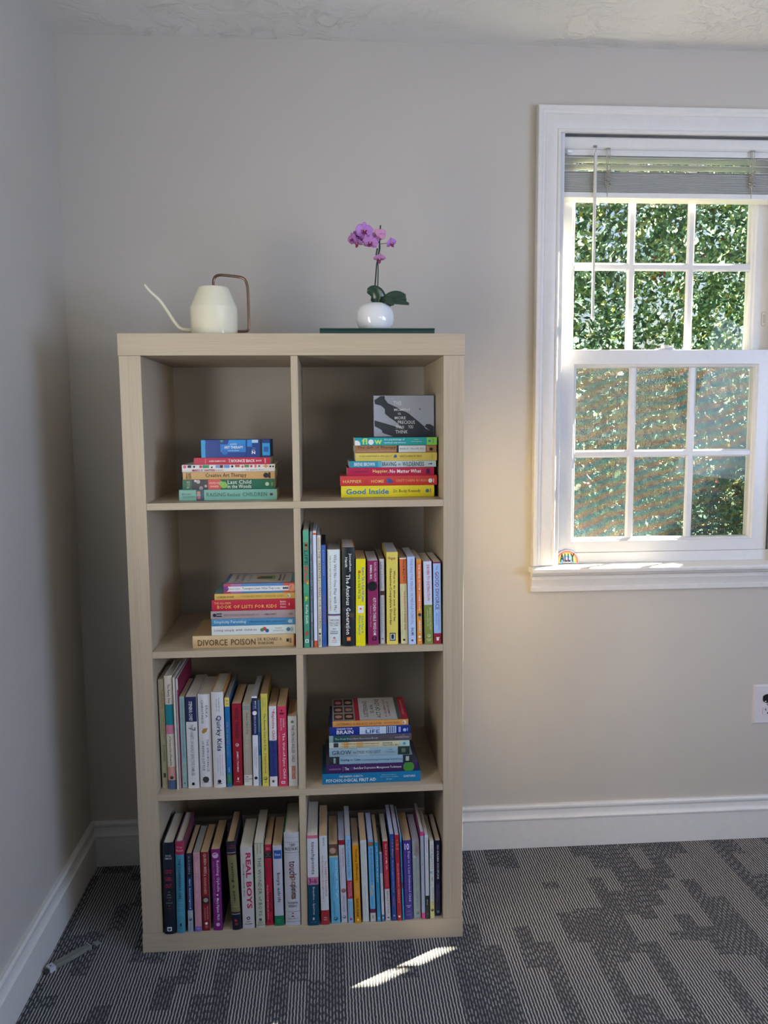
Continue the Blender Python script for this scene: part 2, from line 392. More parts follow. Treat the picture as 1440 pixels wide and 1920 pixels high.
def sash(name, x0, x1, z0, z1, gx0, gx1, gz0, gz1, yf, th, muntx, muntz):
    s = empty(name, (0, 0, 0)); s.parent = win; s.location = Vector((x0, yf, z0)) - win.location
    # mitred frame: each side has its own width, with a stepped bead towards the glass
    m = MB(); steps = [(0.0, yf + th), (0.0, yf), (0.80, yf), (0.86, yf + .004), (0.93, yf + .005), (1.0, yf + .010), (1.0, yf + th)]
    st = []
    for k, y in steps:
        a, b_, c, d = x0 + (gx0-x0)*k, x1 + (gx1-x1)*k, z0 + (gz0-z0)*k, z1 + (gz1-z1)*k
        st.append([(a, y, c), (a, y, d), (b_, y, d), (b_, y, c)])
    n = len(steps); vs = [st[i][k] for k in range(4) for i in range(n)]; fs = []
    for k in range(4):
        k2 = (k+1) % 4
        for i in range(n): fs.append((k*n+i, k*n+(i+1) % n, k2*n+(i+1) % n, k2*n+i))
    m.add(vs, fs, M_VINYL); wb(m, 'sash_frame', s, bevel=.0008)
    for x in muntx:
        m = MB(); m.prism([(x-.011, yf+.016), (x-.011, yf+.011), (x-.006, yf+.008), (x+.006, yf+.008), (x+.011, yf+.011), (x+.011, yf+.016)], gz0, gz1, M_VINYL); wb(m, 'muntin', s)
    for z in muntz:
        m = MB(); m.prism([(yf+.0165, z-.011), (yf+.0115, z-.011), (yf+.0085, z-.006), (yf+.0085, z+.006), (yf+.0115, z+.011), (yf+.0165, z+.011)], gx0, gx1, M_VINYL, 0); wb(m, 'muntin', s)
    m = MB(); m.box(gx0, gx1, yf+.0175, yf+.0205, gz0, gz1, M_GLASS); wb(m, 'pane', s)
    return s
lo = sash('lower_sash', 1.149, 1.789, .8975, 1.4925, 1.1975, 1.7325, .9385, 1.4415, .450, .034, (1.3675, 1.5475), (1.190,))
up = sash('upper_sash', 1.143, 1.795, 1.460, 2.092, 1.197, 1.7285, 1.494, 2.045, .4885, .034, (1.3675, 1.547), (1.737,))
m = MB(); m.box(1.160, 1.794, WY+.117, WY+.119, .90, 1.470, M_SCREEN); wb(m, 'insect_screen')
m = MB()
for a in ((1.150, 1.166, .897, 1.48), (1.790, 1.798, .897, 1.48), (1.166, 1.790, .897, .912), (1.166, 1.790, 1.470, 1.480)): m.box(a[0], a[1], WY+.112, WY+.124, a[2], a[3], plain('#9aa0a6', .4))
wb(m, 'screen_frame')
m = MB(); m.prism([(1.436, .452), (1.489, .452), (1.489, .476), (1.436, .476)], 1.4925, 1.4965, M_VINYL); m.lathe([(.011, 0), (.011, .008), (.008, .0105), (.0001, .0105)], M_VINYL, (1.462, .464, 1.4965), 20)
m.prism([(1.455, .447), (1.482, .449), (1.485, .457), (1.460, .462)], 1.4965, 1.5035, M_VINYL); wb(m, 'sash_lock', lo, bevel=.001)
for x in (1.165, 1.772):
    m = MB(); ol = [(x + .0065*math.cos(a), 1.586 + (.015 if math.sin(a) > 0 else -.015) + .0065*math.sin(a)) for a in [2*math.pi*i/20 for i in range(20)]]
    m.prism(ol, .4870, .4885, plain('#9c9ea0', .5), 1); m.prism([(x + (a - x)*.8, 1.586 + (b - 1.586)*.93) for a, b in ol], .4860, .4870, M_VINYL, 1)
    for k in range(6): m.box(x-.0035, x+.0035, .4858, .4866, 1.575+k*.0042, 1.5768+k*.0042, plain('#8c8e90', .5))
    wb(m, 'tilt_latch', up)

# ---- blind, drawn up under the head of the frame
bl = empty('window_blind', (1.469, .455, 1.912), label='white slatted blind drawn up at the top of the window', cat='blind')
def bb(mb, name, **k): o = mb.build(name, bl, **k); o.location = -bl.location; return o
BX0, BX1, BY0, BY1 = 1.1425, 1.7955, .430, .482
m = MB(); m.prism([(BY0, 2.077), (BY0-.002, 2.074), (BY0-.002, 2.050), (BY0+.002, 2.0455), (BY0+.006, 2.0455), (BY0+.006, 2.077)], BX0, BX1, M_BLIND, 0); bb(m, 'valance')
m = MB(); m.box(BX0+.002, BX1-.002, BY0+.007, BY1, 2.030, 2.074, M_BLIND); bb(m, 'headrail', bevel=.002)
def slat(z, tilt=0.0, crown=.0016):
    m = MB(); vs = []; fs = []; n = 6
    for x in (BX0+.001, BX1-.001):
        for i in range(n+1):
            u = i / n; y = BY0 + (BY1-BY0)*u; zz = z + crown*(1-(2*u-1)**2) + tilt*(u-.5)*.05
            vs += [(x, y, zz), (x, y, zz - .0009)]
    k = 2*(n+1)
    for i in range(n):
        a = 2*i; fs += [(a, a+2, a+2+k, a+k), (a+1, a+1+k, a+3+k, a+3)]
    fs += [(0, k, k+1, 1), (2*n, 2*n+1, 2*n+1+k, 2*n+k), tuple([2*i for i in range(n+1)] + [2*i+1 for i in range(n, -1, -1)]), tuple([k+2*i for i in range(n+1)][::-1] + [k+2*i+1 for i in range(n+1)])]
    m.add(vs, fs, M_BLIND); bb(m, 'slat')
for z in (2.0235, 2.0040, 1.9845): slat(z)
for i in range(15): slat(1.9800 - i*.0035, random.uniform(-.012, .012), .0004)
m = MB(); m.box(BX0, BX1, BY0-.001, BY1+.001, 1.9125, 1.9285, M_BLIND); bb(m, 'bottom_rail', bevel=.0025)
mc = plain('#a8a498', .8); mg = plain('#9a9890', .35, .6)
for x in (1.2665, 1.6864):
    m = MB()
    for dx in (-.004, .0, .005):
        m.tube([(x+dx, BY0-.003, 2.046), (x+dx, BY0-.0035, 1.985)], .0010, mc, 6)
    pts = []
    for k in range(90):
        t = k/89; pts.append((x + .007*math.sin(k*1.35) + .003*math.sin(k*.37), BY0-.006+.003*math.cos(k*1.9), 1.986 - .044*t + .003*math.sin(k*2.2)))
    m.tube(pts, .0010, mc, 5); m.tube([(x, BY0-.003, 1.945), (x, BY0-.003, 1.915)], .0010, mc, 6)
    m.box(x-.006, x+.006, BY0-.004, BY0-.002, 2.043, 2.047, mg); bb(m, 'lift_cord')
m = MB(); m.tube([(1.2290, BY0-.003, 2.052), (1.2300, BY0-.010, 2.046), (1.2290, BY0-.008, 2.036), (1.2290, BY0-.006, 2.030)], .0012, mg, 8); m.box(1.224, 1.234, BY0-.005, BY0-.0015, 2.048, 2.054, mg); bb(m, 'wand_hook')
m = MB(); m.tube([(1.2290, BY0-.007, 2.032), (1.2292, BY0-.009, 1.582)], .0046, plain('#cfcdc8', .3), 6); m.tube([(1.2292, BY0-.009, 1.584), (1.2292, BY0-.009, 1.577)], .0056, plain('#e4e4e2', .3), 8); bb(m, 'tilt_wand')
m = MB(); m.box(1.1435, 1.151, BY0-.002, BY0+.004, 2.030, 2.042, plain('#a8a8a8', .4)); m.box(1.148, 1.163, BY0-.0015, BY0+.004, 2.034, 2.041, plain('#e8ecf0', .2)); bb(m, 'bracket_clip')

# ---- rainbow badge leaning on the sash
rb = empty('rainbow_badge', (1.1745, .4415, .8668), (math.radians(-6), 0, 0), label='small die-cut rainbow badge with black hand lettering on the window sill', cat='badge')
m = MB(); RW, RH = .0355, .040
def arc(rx, rz, n=28): return [(rx*math.cos(math.pi*i/n), .006 + rz*math.sin(math.pi*i/n)) for i in range(n+1)]
ol = [(-RW, 0)] + [] ; ol = [(RW, 0)] + arc(RW, RH-.006) + [(-RW, 0), (-.0145, 0), (-.0125, .004), (.0125, .004), (.0145, 0)]
m.prism(ol, 0, .0012, plain('#e8e6ea', .3), 1)
for j, (k, h) in enumerate(((.93, '#d0504c'), (.84, '#e89858'), (.73, '#ecd86c'), (.60, '#8cc8b8'), (.48, '#6cb4dc'), (.36, '#c8c0e4'))):
    a = arc(RW*k, (RH-.006)*k); a = [(RW*k, .0018)] + a + [(-RW*k, .0018)]
    m.add([(x, -.0001-.00005*j, z) for x, z in a], [tuple(range(len(a)))], plain(h, .35))
m.add([(x, -.0006, z) for x, z in ((-.0125, .0018), (.0125, .0018), (.0125, .008), (-.0125, .008))], [(0,1,2,3)], plain('#e8e6ea', .3))
g, fc = glyphs('ALLY', .025); m.add([(-.0225 + a*.045, -.0016, .0050 + b*.0245) for a, b in g], fc, plain('#15122c', .5))
m.build('badge_body', rb)

# ---- wall outlet at the right
ot = empty('wall_outlet', (1.7975, WY, .362), label='white double socket plate on the wall below the window', cat='outlet')
def ob(mb, name, **k): o = mb.build(name, ot, **k); o.location = -ot.location; return o
m = MB(); x, z = 1.7975, .4235
m.add([(x-.045, WY, z-.0615), (x+.045, WY, z-.0615), (x+.045, WY, z+.0615), (x-.045, WY, z+.0615), (x-.0405, WY-.006, z-.057), (x+.0405, WY-.006, z-.057), (x+.0405, WY-.006, z+.057), (x-.0405, WY-.006, z+.057)],
      [(0,1,5,4),(1,2,6,5),(2,3,7,6),(3,0,4,7),(4,5,6,7)], plain('#d2ced2', .3)); ob(m, 'cover_plate')
for s_, dark in ((.0195, True), (-.0195, False)):
    m = MB(); n = 24; ol = [(x + max(-.0165, min(.0165, .0185*math.cos(2*math.pi*i/n))), z + s_ + .0140*math.sin(2*math.pi*i/n)) for i in range(n)]
    m.prism(ol, WY-.0085, WY-.006, plain('#1a1a1e' if dark else '#d2ced2', .35), 1)
    if not dark:
        for dx, w in ((-.0068, .0011), (.0068, .0011)): m.box(x+dx-w, x+dx+w, WY-.0089, WY-.0085, z+s_+.001, z+s_+.0085, plain('#101014'))
        m.box(x-.0098, x-.0068, WY-.0089, WY-.0085, z+s_+.004, z+s_+.0056, plain('#101014'))
        m.prism([(x+.0026*math.cos(a), z+s_-.0065+.0026*math.sin(a)) for a in [i*math.pi/6 for i in range(12)]], WY-.0089, WY-.0085, plain('#101014'), 1)
    else: m.box(x-.011, x-.006, WY-.0092, WY-.0085, z+s_-.010, z+s_-.007, plain('#b8b4b8'))
    o = ob(m, 'socket', bevel=.0004)
    if dark: o['label'] = 'dark upper socket'
m = MB(); m.prism([(x+.0028*math.cos(i*math.pi/8), z+.0028*math.sin(i*math.pi/8)) for i in range(16)], WY-.0072, WY-.006, plain('#a8a4a8', .3, .7), 1); ob(m, 'screw')

# ================================================================ BOOKCASE
BW, BH, BD = 0.79, 1.49, 0.39
bc = empty('bookcase', (0, 0, 0), label='tall open oak-effect bookcase with eight square compartments against the wall', cat='bookcase')
def part(name, x0, x1, y0, y1, z0, z1, mat, bev=.0007):
    m = MB(); m.box(x0, x1, y0, y1, z0, z1, mat); return m.build(name, bc, bevel=bev)
part('top_board', 0, BW, 0, BD, 1.4404, BH, M_WX); part('bottom_board', 0, BW, 0, BD, 0, .0497, M_WX)
part('side_panel', .0015, .05, .001, BD, .05, 1.44, M_WZ); part('side_panel', .74, .7885, .001, BD, .05, 1.44, M_WZ)
SZ = (1.1045, .7535, .4020); tk = .016
for z in SZ: part('shelf', .0504, .7396, .0015, BD, z - tk, z, M_WX, .0004)
zs = [1.44] + list(SZ) + [.05]
for i in range(4):
    top = zs[i] if i == 0 else zs[i] - tk
    part('divider', .387, .403, .0025, BD, zs[i+1] + .0002, top - .0002, M_WZ, .0004)

# standing books: foot x0, x1, spine y, height, head x0, x1, depth (metres)
ROWS = {
 '2R': [
  (0.4060, 0.4202, 0.0023, 0.2825, 0.4075, 0.4218, 0.2000),
  (0.4217, 0.4283, 0.0070, 0.2786, 0.4238, 0.4304, 0.1859),
  (0.4300, 0.4384, 0.0029, 0.2803, 0.4309, 0.4393, 0.1752),
  (0.4392, 0.4487, 0.0071, 0.2697, 0.4400, 0.4495, 0.1534),
  (0.4494, 0.4602, 0.0094, 0.2460, 0.4499, 0.4608, 0.1825),
  (0.4630, 0.4937, 0.0157, 0.2338, 0.4641, 0.4949, 0.1290),
  (0.4970, 0.5281, 0.0104, 0.2394, 0.4979, 0.5303, 0.1580),
  (0.5293, 0.5529, 0.0077, 0.2114, 0.5307, 0.5561, 0.1372),
  (0.5590, 0.5851, 0.0125, 0.2057, 0.5582, 0.5855, 0.1479),
  (0.5889, 0.6013, 0.0229, 0.2079, 0.5877, 0.6008, 0.1714),
  (0.6045, 0.6324, 0.0149, 0.2253, 0.6041, 0.6332, 0.1565),
  (0.6393, 0.6564, 0.0178, 0.2101, 0.6364, 0.6532, 0.1516),
  (0.6569, 0.6756, 0.0103, 0.2141, 0.6536, 0.6730, 0.1460),
  (0.6774, 0.6899, 0.0075, 0.2083, 0.6745, 0.6891, 0.1472),
  (0.6965, 0.7170, 0.0105, 0.2017, 0.6928, 0.7125, 0.1334),
  (0.7183, 0.7370, 0.0084, 0.2009, 0.7150, 0.7353, 0.1451),
 ],
 '3L': [
  (0.0543, 0.0683, 0.0372, 0.2730, 0.0521, 0.0669, 0.1200),
  (0.0698, 0.0892, 0.0315, 0.2841, 0.0684, 0.0879, 0.1274),
  (0.0917, 0.0964, 0.0250, 0.2806, 0.0902, 0.0946, 0.1858),
  (0.0968, 0.1026, 0.0326, 0.2752, 0.0950, 0.1014, 0.1962),
  (0.1034, 0.1160, 0.0330, 0.2306, 0.1018, 0.1160, 0.1422),
  (0.1178, 0.1445, 0.0299, 0.2305, 0.1165, 0.1446, 0.1757),
  (0.1457, 0.1765, 0.0368, 0.2341, 0.1450, 0.1772, 0.1509),
  (0.1793, 0.2092, 0.0299, 0.2406, 0.1793, 0.2079, 0.1593),
  (0.2115, 0.2236, 0.0308, 0.2256, 0.2104, 0.2229, 0.1881),
  (0.2262, 0.2491, 0.0355, 0.2083, 0.2262, 0.2510, 0.1479),
  (0.2523, 0.2732, 0.0350, 0.2068, 0.2527, 0.2736, 0.1494),
  (0.2750, 0.2890, 0.0305, 0.2268, 0.2759, 0.2895, 0.1625),
  (0.2894, 0.2952, 0.0309, 0.2155, 0.2899, 0.2968, 0.1660),
  (0.2977, 0.3140, 0.0265, 0.2337, 0.2981, 0.3140, 0.1638),
  (0.3159, 0.3349, 0.0240, 0.2029, 0.3166, 0.3357, 0.1425),
  (0.3375, 0.3599, 0.0228, 0.2021, 0.3374, 0.3591, 0.1365),
  (0.3621, 0.3843, 0.0227, 0.1768, 0.3626, 0.3841, 0.1200),
 ],
 '4L': [
  (0.0543, 0.0822, -0.0040, 0.2341, 0.0565, 0.0865, 0.1561),
  (0.0842, 0.1050, -0.0032, 0.2363, 0.0869, 0.1093, 0.1546),
  (0.1112, 0.1244, -0.0027, 0.2036, 0.1122, 0.1269, 0.1401),
  (0.1279, 0.1445, -0.0013, 0.2039, 0.1273, 0.1468, 0.1324),
  (0.1467, 0.1648, 0.0001, 0.2032, 0.1472, 0.1655, 0.1386),
  (0.1732, 0.1950, -0.0010, 0.2103, 0.1726, 0.1938, 0.1456),
  (0.2187, 0.2407, -0.0008, 0.2291, 0.2079, 0.2313, 0.1599),
  (0.2434, 0.2730, 0.0001, 0.2113, 0.2420, 0.2714, 0.1443),
  (0.2759, 0.2982, 0.0017, 0.2235, 0.2758, 0.2988, 0.1651),
  (0.3004, 0.3176, 0.0095, 0.2105, 0.2997, 0.3174, 0.1438),
  (0.3213, 0.3440, 0.0061, 0.2094, 0.3200, 0.3424, 0.1453),
  (0.3477, 0.3856, 0.0063, 0.2415, 0.3467, 0.3863, 0.1650),
 ],
 '4R': [
  (0.4042, 0.4313, -0.0003, 0.2348, 0.4042, 0.4311, 0.1780),
  (0.4363, 0.4563, 0.0003, 0.2318, 0.4335, 0.4539, 0.1605),
  (0.4613, 0.4837, 0.0046, 0.2070, 0.4566, 0.4796, 0.1457),
  (0.4862, 0.5015, 0.0052, 0.2166, 0.4803, 0.4966, 0.1460),
  (0.5032, 0.5169, 0.0024, 0.2280, 0.4971, 0.5109, 0.1566),
  (0.5193, 0.5351, -0.0010, 0.2042, 0.5137, 0.5314, 0.1401),
  (0.5393, 0.5551, 0.0044, 0.2141, 0.5326, 0.5513, 0.1430),
  (0.5581, 0.5720, 0.0029, 0.2136, 0.5525, 0.5676, 0.1437),
  (0.5748, 0.5847, 0.0006, 0.2087, 0.5689, 0.5791, 0.1447),
  (0.5866, 0.5938, 0.0019, 0.1788, 0.5812, 0.5881, 0.1300),
  (0.5963, 0.6093, 0.0047, 0.2087, 0.5885, 0.6044, 0.1426),
  (0.6123, 0.6236, 0.0025, 0.2273, 0.6061, 0.6181, 0.1563),
  (0.6254, 0.6366, 0.0015, 0.2254, 0.6190, 0.6305, 0.1600),
  (0.6386, 0.6435, 0.0016, 0.2246, 0.6315, 0.6369, 0.1506),
  (0.6448, 0.6656, 0.0054, 0.2083, 0.6393, 0.6609, 0.1438),
  (0.6674, 0.6861, 0.0096, 0.2026, 0.6631, 0.6815, 0.1410),
  (0.6870, 0.6961, 0.0046, 0.2291, 0.6824, 0.6928, 0.1532),
  (0.6972, 0.7067, 0.0031, 0.2209, 0.6939, 0.7029, 0.1306),
  (0.7083, 0.7192, 0.0045, 0.2035, 0.7054, 0.7184, 0.1386),
  (0.7229, 0.7361, 0.0144, 0.1994, 0.7211, 0.7351, 0.1375),
 ],
}


# ---------------------------------------------------------------- book designs
# each: (binding, spine, pages, sides, look, marks)   binding p = paperback, h = hardback
# marks: T rotated lettering, H level lettering, B full-width band, R rectangle, D disc (u down the spine, v across)
WH='#e4e7e8'; PG='#d9d2c2'; PT='#c9a982'; PW='#e3e3e6'; BK='#15181c'
SPEC={
'2R':[
('p','#3f8f72',PG,'#1f4a44','tall green paperback with dark and red lettering',[('B',0,.1,'#59a586'),('B',.46,.53,'#4a9a7c'),('B',.72,.8,'#4a9a7c'),('R',.1,.16,.35,.7,'#c75a3c'),('R',.115,.135,.3,.75,'#2a3030'),('T','LIFE',.17,.29,.2,.8,'#1d4f52',.01),('T','SKILLS',.3,.44,.15,.85,'#d0443c',.02),('R',.42,.455,.55,.9,'#d8a84a'),('D',.57,.5,.28,'#a9bf3c'),('D',.59,.4,.16,'#a9bf3c'),('T','Keilly Swift',.63,.79,.25,.75,WH,.01),('D',.875,.5,.25,'#c8433a'),('D',.89,.35,.12,'#c8433a'),('D',.86,.65,.12,'#c8433a'),('R',.925,.955,.2,.8,WH),('R',.931,.949,.35,.65,'#3f8f72')]),
('p','#8b9db0',PG,'#6d7c8c','slim grey blue workbook with navy lettering',[('T','Freeland',.06,.11,.3,.75,'#22304a',0),('T','WHAT TO DO WHEN YOUR BRAIN GETS STUCK',.19,.7,.2,.8,'#22304a',.01),('T','MAGINATION PRESS',.78,.94,.25,.75,'#22304a',.01)]),
('p','#ccd6ee',PW,'#c4cce0','slim plain white booklet with orange ends',[('B',0,.015,PG),('B',.015,.032,'#cf5a2c'),('B',.94,1,'#cf5a2c')]),
('p','#d6cfbd',PG,'#4a2a3c','cream paperback with thin black capital lettering',[('T','CAPACCHIONE',.02,.13,.3,.7,'#3a3836',0),('T','THE CREATIVE JOURNAL FOR CHILDREN',.14,.83,.15,.85,'#3c3a38',0),('D',.88,.5,.28,'#24221f'),('T','SHAMBHALA',.9,.99,.25,.75,'#24221f',.01)]),
('p','#3561b0','#2b3038','#22355c','royal blue paperback with dim spine lettering',[('T','KAREN YOUNG',.05,.3,.3,.7,'#8c9ac8',0),('T','HEY WARRIOR',.5,.78,.3,.75,'#8a5a6a',.01),('T','LITTLE',.9,.97,.35,.65,'#1e2c50',0)]),
('h','#d4e0e2',PG,'#a8b4b8','thick pale hardback with blue band across spine',[('T','Why Will No One Play with Me?',.05,.64,.42,.72,'#3c4c68',0),('T','THE PLAY BETTER PLAN TO HELP CHILDREN',.06,.63,.16,.27,'#8a4450',0),('B',.665,.68,'#3c5a98'),('B',.68,.686,'#d0605a'),('H','CAROLINE',.72,.74,.12,.88,'#6a6870',0),('H','MAGUIRE',.75,.77,.12,.88,'#8a6870',0),('H','PCC, M.ED.',.775,.795,.16,.84,'#4a5058',0),('H','WITH',.815,.83,.35,.65,'#3a4048',0),('H','TERESA',.84,.855,.2,.8,'#3a4048',0),('H','BARKER',.86,.875,.2,.8,'#3a4048',0),('D',.915,.5,.1,'#c88080'),('H','GRAND CENTRAL',.935,.945,.3,.7,'#a07078',0),('H','PUBLISHING',.955,.965,.3,.7,'#a07078',0)]),
('h','#141c24',PW,'#c98a3c','thick black hardback with bold white lettering',[('D',.42,.15,.12,'#2a3426'),('D',.62,.2,.18,'#2c2a3c'),('D',.68,.75,.22,'#4a3a24'),('D',.74,.5,.16,'#3a2c28'),('D',.8,.3,.15,'#4c4028'),('D',.72,.9,.1,'#28364a'),('D',.86,.25,.12,'#33261c'),('T','Jonathan',.06,.24,.52,.74,WH,.01),('T','Haidt',.1,.2,.24,.44,WH,.01),('T','The Anxious Generation',.27,.88,.3,.64,WH,.015),('R',.905,.945,.35,.65,'#e0762c'),('R',.915,.935,.42,.6,'#f0b080')]),
('p','#e3d914',PT,'#c8c030','bright yellow paperback with blue and green lettering',[('T','How to Talk So Kids Will Listen',.1,.49,.6,.9,'#3a7ab8',.02),('T','& Listen So Kids Will Talk',.13,.46,.22,.5,'#3c8a4a',.02),('D',.15,.35,.13,'#c84a34'),('R',.535,.62,.2,.8,WH),('D',.57,.5,.1,'#c84a4a'),('T','Adele Faber &',.65,.85,.6,.82,'#4a98a8',.01),('T','Elaine Mazlish',.65,.87,.28,.5,'#4a98a8',.01)]),
('p','#86255a',PW,'#5c1a40','maroon paperback with black disc near the top',[('T','RACHEL NAOMI',.02,.24,.62,.85,'#d8b8cc',0),('T','REMEN, M.D.',.05,.22,.2,.42,WH,.01),('D',.3,.45,.46,BK),('H','The',.27,.283,.3,.7,WH,0),('H','Art of Care',.293,.308,.12,.8,WH,0),('H','Bestseller',.316,.33,.16,.78,WH,0),('T','KITCHEN TABLE WISDOM',.44,.88,.5,.78,WH,.005),('T','Stories That Heal',.53,.78,.22,.34,'#d8b8cc',0),('R',.9,.945,.4,.8,BK),('D',.92,.6,.12,'#86255a')]),
('h','#c9ccd4',PT,'#8c8890','pale grey paperback with small brown square on spine',[('T','LIFE LESSONS',.04,.35,.2,.6,'#7a8494',0),('R',.375,.425,.1,.95,'#4a3028'),('T','Elisabeth Kubler-Ross & David Kessler',.45,.87,.3,.7,'#8a909c',0),('D',.94,.5,.14,'#2c3038')]),
('p','#dccb62','#b9bcc8','#c0a848','thick yellow paperback with black house emblem',[('H','Wagner',.05,.09,.12,.8,'#8a2c3c',.01),('T','What to do when your Child has',.2,.75,.56,.8,BK,.012),('T','Obsessive-Compulsive Disorder',.17,.79,.2,.48,BK,.012),('R',.875,.96,.25,.78,'#2a3440'),('R',.885,.95,.3,.73,'#b8c8d0'),('R',.91,.94,.4,.62,'#1c242c'),('D',.905,.51,.12,'#1c242c')]),
('p','#d8d3a4',PT,'#9a6a88','cream paperback with orange upper spine',[('B',0,.012,WH),('B',.012,.3,'#d5703a'),('T','Wendy Mogel, Ph.D.',.02,.28,.35,.75,'#5a2c3c',.01),('T','THE BLESSING OF A SKINNED KNEE',.38,.84,.5,.75,'#b8553c',.01),('T','Using Jewish Teachings to Raise Self-Reliant Children',.32,.92,.15,.28,'#5a5a48',0),('D',.955,.45,.16,BK)]),
('p','#b4c9ee','#c6c9d8','#8aa0cc','pale blue paperback with thin grey capitals',[('T','FINDING THE MAGIC IN MIDDLE SCHOOL',.03,.77,.35,.72,'#6a7a98',0),('T','BALME',.81,.9,.38,.72,'#3a4658',.01),('D',.955,.5,.14,'#3a4658')]),
('p','#dd9234',PG,'#b8742c','orange paperback with white block lettering',[('B',.04,.58,'#dc7434'),('T','THE ADHD-AUTISM CONNECTION',.06,.6,.35,.72,WH,.012),('D',.65,.55,.35,'#3c4434'),('D',.67,.7,.22,'#48b0cc'),('T','KENNEDY',.72,.87,.35,.72,WH,.012),('D',.91,.5,.26,WH),('R',.94,.96,.25,.8,'#f0c890')]),
('p','#c9cfe2',PG,'#b0b4c4','paperback half white half olive green',[('B',.525,1,'#7f8d3e'),('T','DRIVEN TO DISTRACTION',.04,.47,.38,.72,'#a83050',.014),('T','EDWARD M. HALLOWELL, M.D.',.56,.83,.58,.8,'#d8dcc0',0),('T','and JOHN J. RATEY, M.D.',.58,.79,.28,.48,'#d8dcc0',0),('D',.9,.5,.2,'#c8ccb0'),('D',.9,.5,.13,'#7f8d3e'),('R',.94,.948,.2,.8,'#c8ccb0'),('R',.958,.966,.3,.72,'#c8ccb0')]),
('p','#9fbfee',PG,'#701c34','pale blue paperback with dark red ends',[('B',0,.02,'#8c1c34'),('B',.87,1,'#9a2038'),('T','The',.04,.1,.35,.65,'#5a6aa0',0),('T','GOOD DIVORCE',.12,.58,.25,.75,'#5a2c58',.006),('T','Constance',.61,.83,.6,.82,'#5a7ac0',0),('T','Ahrons',.62,.77,.28,.5,'#5a7ac0',0),('R',.918,.93,.3,.75,WH),('D',.945,.5,.17,WH)]),
],
'3L':[
('p','#aaa584',PG,'#8a8668','olive cream paperback with small red title',[('T','TalkAbility',.09,.27,.3,.85,'#9a4a3c',0),('T','People skills for verbal children',.29,.55,.55,.75,'#6a6850',0),('T','on the autism spectrum',.29,.5,.25,.42,'#6a6850',0),('T','SUSSMAN',.6,.75,.35,.75,'#4a4a40',0),('R',.86,.9,.3,.7,'#3a3a34')]),
('h','#cfc8ba',PG,'#b8b2a4','white hardback with teal and pink bands',[('B',.25,.43,'#17808f'),('B',.43,.51,'#c47c94'),('B',.8,.92,'#c8948c'),('B',.92,1,'#4a5f88'),('T','The Family Firm',.07,.24,.3,.7,BK,.005),('T','A Tale from a Year of Parent Data',.53,.79,.35,.65,BK,.005),('D',.895,.5,.22,BK),('D',.895,.5,.15,'#c8948c')]),
('p','#d4cfc6',PG,'#bab6ae','very slim plain white booklet',[]),
('p','#c9c4ba',PG,'#7c1c40','slim white book with maroon side cover',[('R',.1,1,.55,1,'#8a2046')]),
('p','#8fadad',PT,'#6f8c8e','teal grey paperback with tiny blue lettering',[('T','POSITIVE DISCIPLINE FOR CHILDREN WITH SPECIAL NEEDS',.03,.67,.35,.65,'#4a5c8c',0),('B',.71,.86,'#9ab4ae'),('T','JANE NELSEN, ED.D.',.73,.84,.55,.7,'#4a5a5c',0),('T','STEVEN FOSTER',.73,.83,.3,.45,'#4a5a5c',0),('D',.945,.5,.15,'#3a5050')]),
('p','#d0d0d0',PG,'#b8b8b8','white paperback with navy top third',[('B',0,.27,'#1c2650'),('T','STEPHEN R. COVEY',.05,.26,.3,.62,WH,.008),('T','THE 7 HABITS OF HIGHLY EFFECTIVE FAMILIES',.3,.86,.35,.65,'#6a6a64',.004),('T','7',.33,.37,.2,.85,'#5a5a58',0),('R',.935,.965,.35,.6,BK)]),
('h','#d2d2d6',PG,'#c4c4c8','thick white hardback with small ochre bird',[('T','ERIKA',.12,.25,.6,.78,'#4a4a58',0),('T','CHRISTAKIS',.06,.31,.25,.43,'#4a4a58',0),('D',.385,.5,.17,'#a87c34'),('D',.4,.4,.13,'#a87c34'),('D',.37,.66,.08,'#a87c34'),('T','THE IMPORTANCE',.48,.83,.6,.78,'#4a4a58',0),('T','of BEING LITTLE',.5,.82,.25,.43,'#4a4a58',0),('D',.915,.48,.26,'#34363c'),('R',.915,.99,.2,.8,'#d2d2d6'),('D',.91,.48,.12,'#d2d2d6'),('H','VIKING',.945,.955,.2,.78,'#4a4a50',0)]),
('h','#d0d1d6',PG,'#c09050','thick white hardback with large navy title',[('T','Perri Klass, M.D. and',.06,.2,.58,.7,BK,0),('T','Eileen Costello, M.D.',.07,.2,.38,.5,BK,0),('T','Quirky Kids',.24,.61,.3,.8,'#1e2850',.012),('T','Understanding and Helping Your Child',.64,.87,.72,.83,'#9a3a50',0),('T','Who Doesnt Fit In - When to Worry',.65,.87,.54,.65,'#9a3a50',0),('T','and When Not to Worry',.68,.83,.36,.46,'#4a4a58',0),('D',.93,.5,.15,BK),('R',.95,.958,.3,.7,'#4a4a50')]),
('p','#1c6cab','#a8a49c','#2c5c88','blue paperback with small yellow top label',[('B',0,.1,'#dcc768'),('H','Silver',.02,.045,.2,.8,'#3a4a40',0),('H','& Sons',.055,.08,.2,.8,'#3a4a40',0),('T','Parenting Your Out-of-Control Kids with',.27,.52,.6,.8,'#d88078',0),('T','Kids with Asperger Disorder',.28,.65,.25,.5,'#b8d4e8',0),('T','Carol',.78,.83,.4,.7,WH,0),('B',.85,.97,'#2c7464'),('T','SKELLEY',.86,.95,.4,.7,'#6ab0a0',0)]),
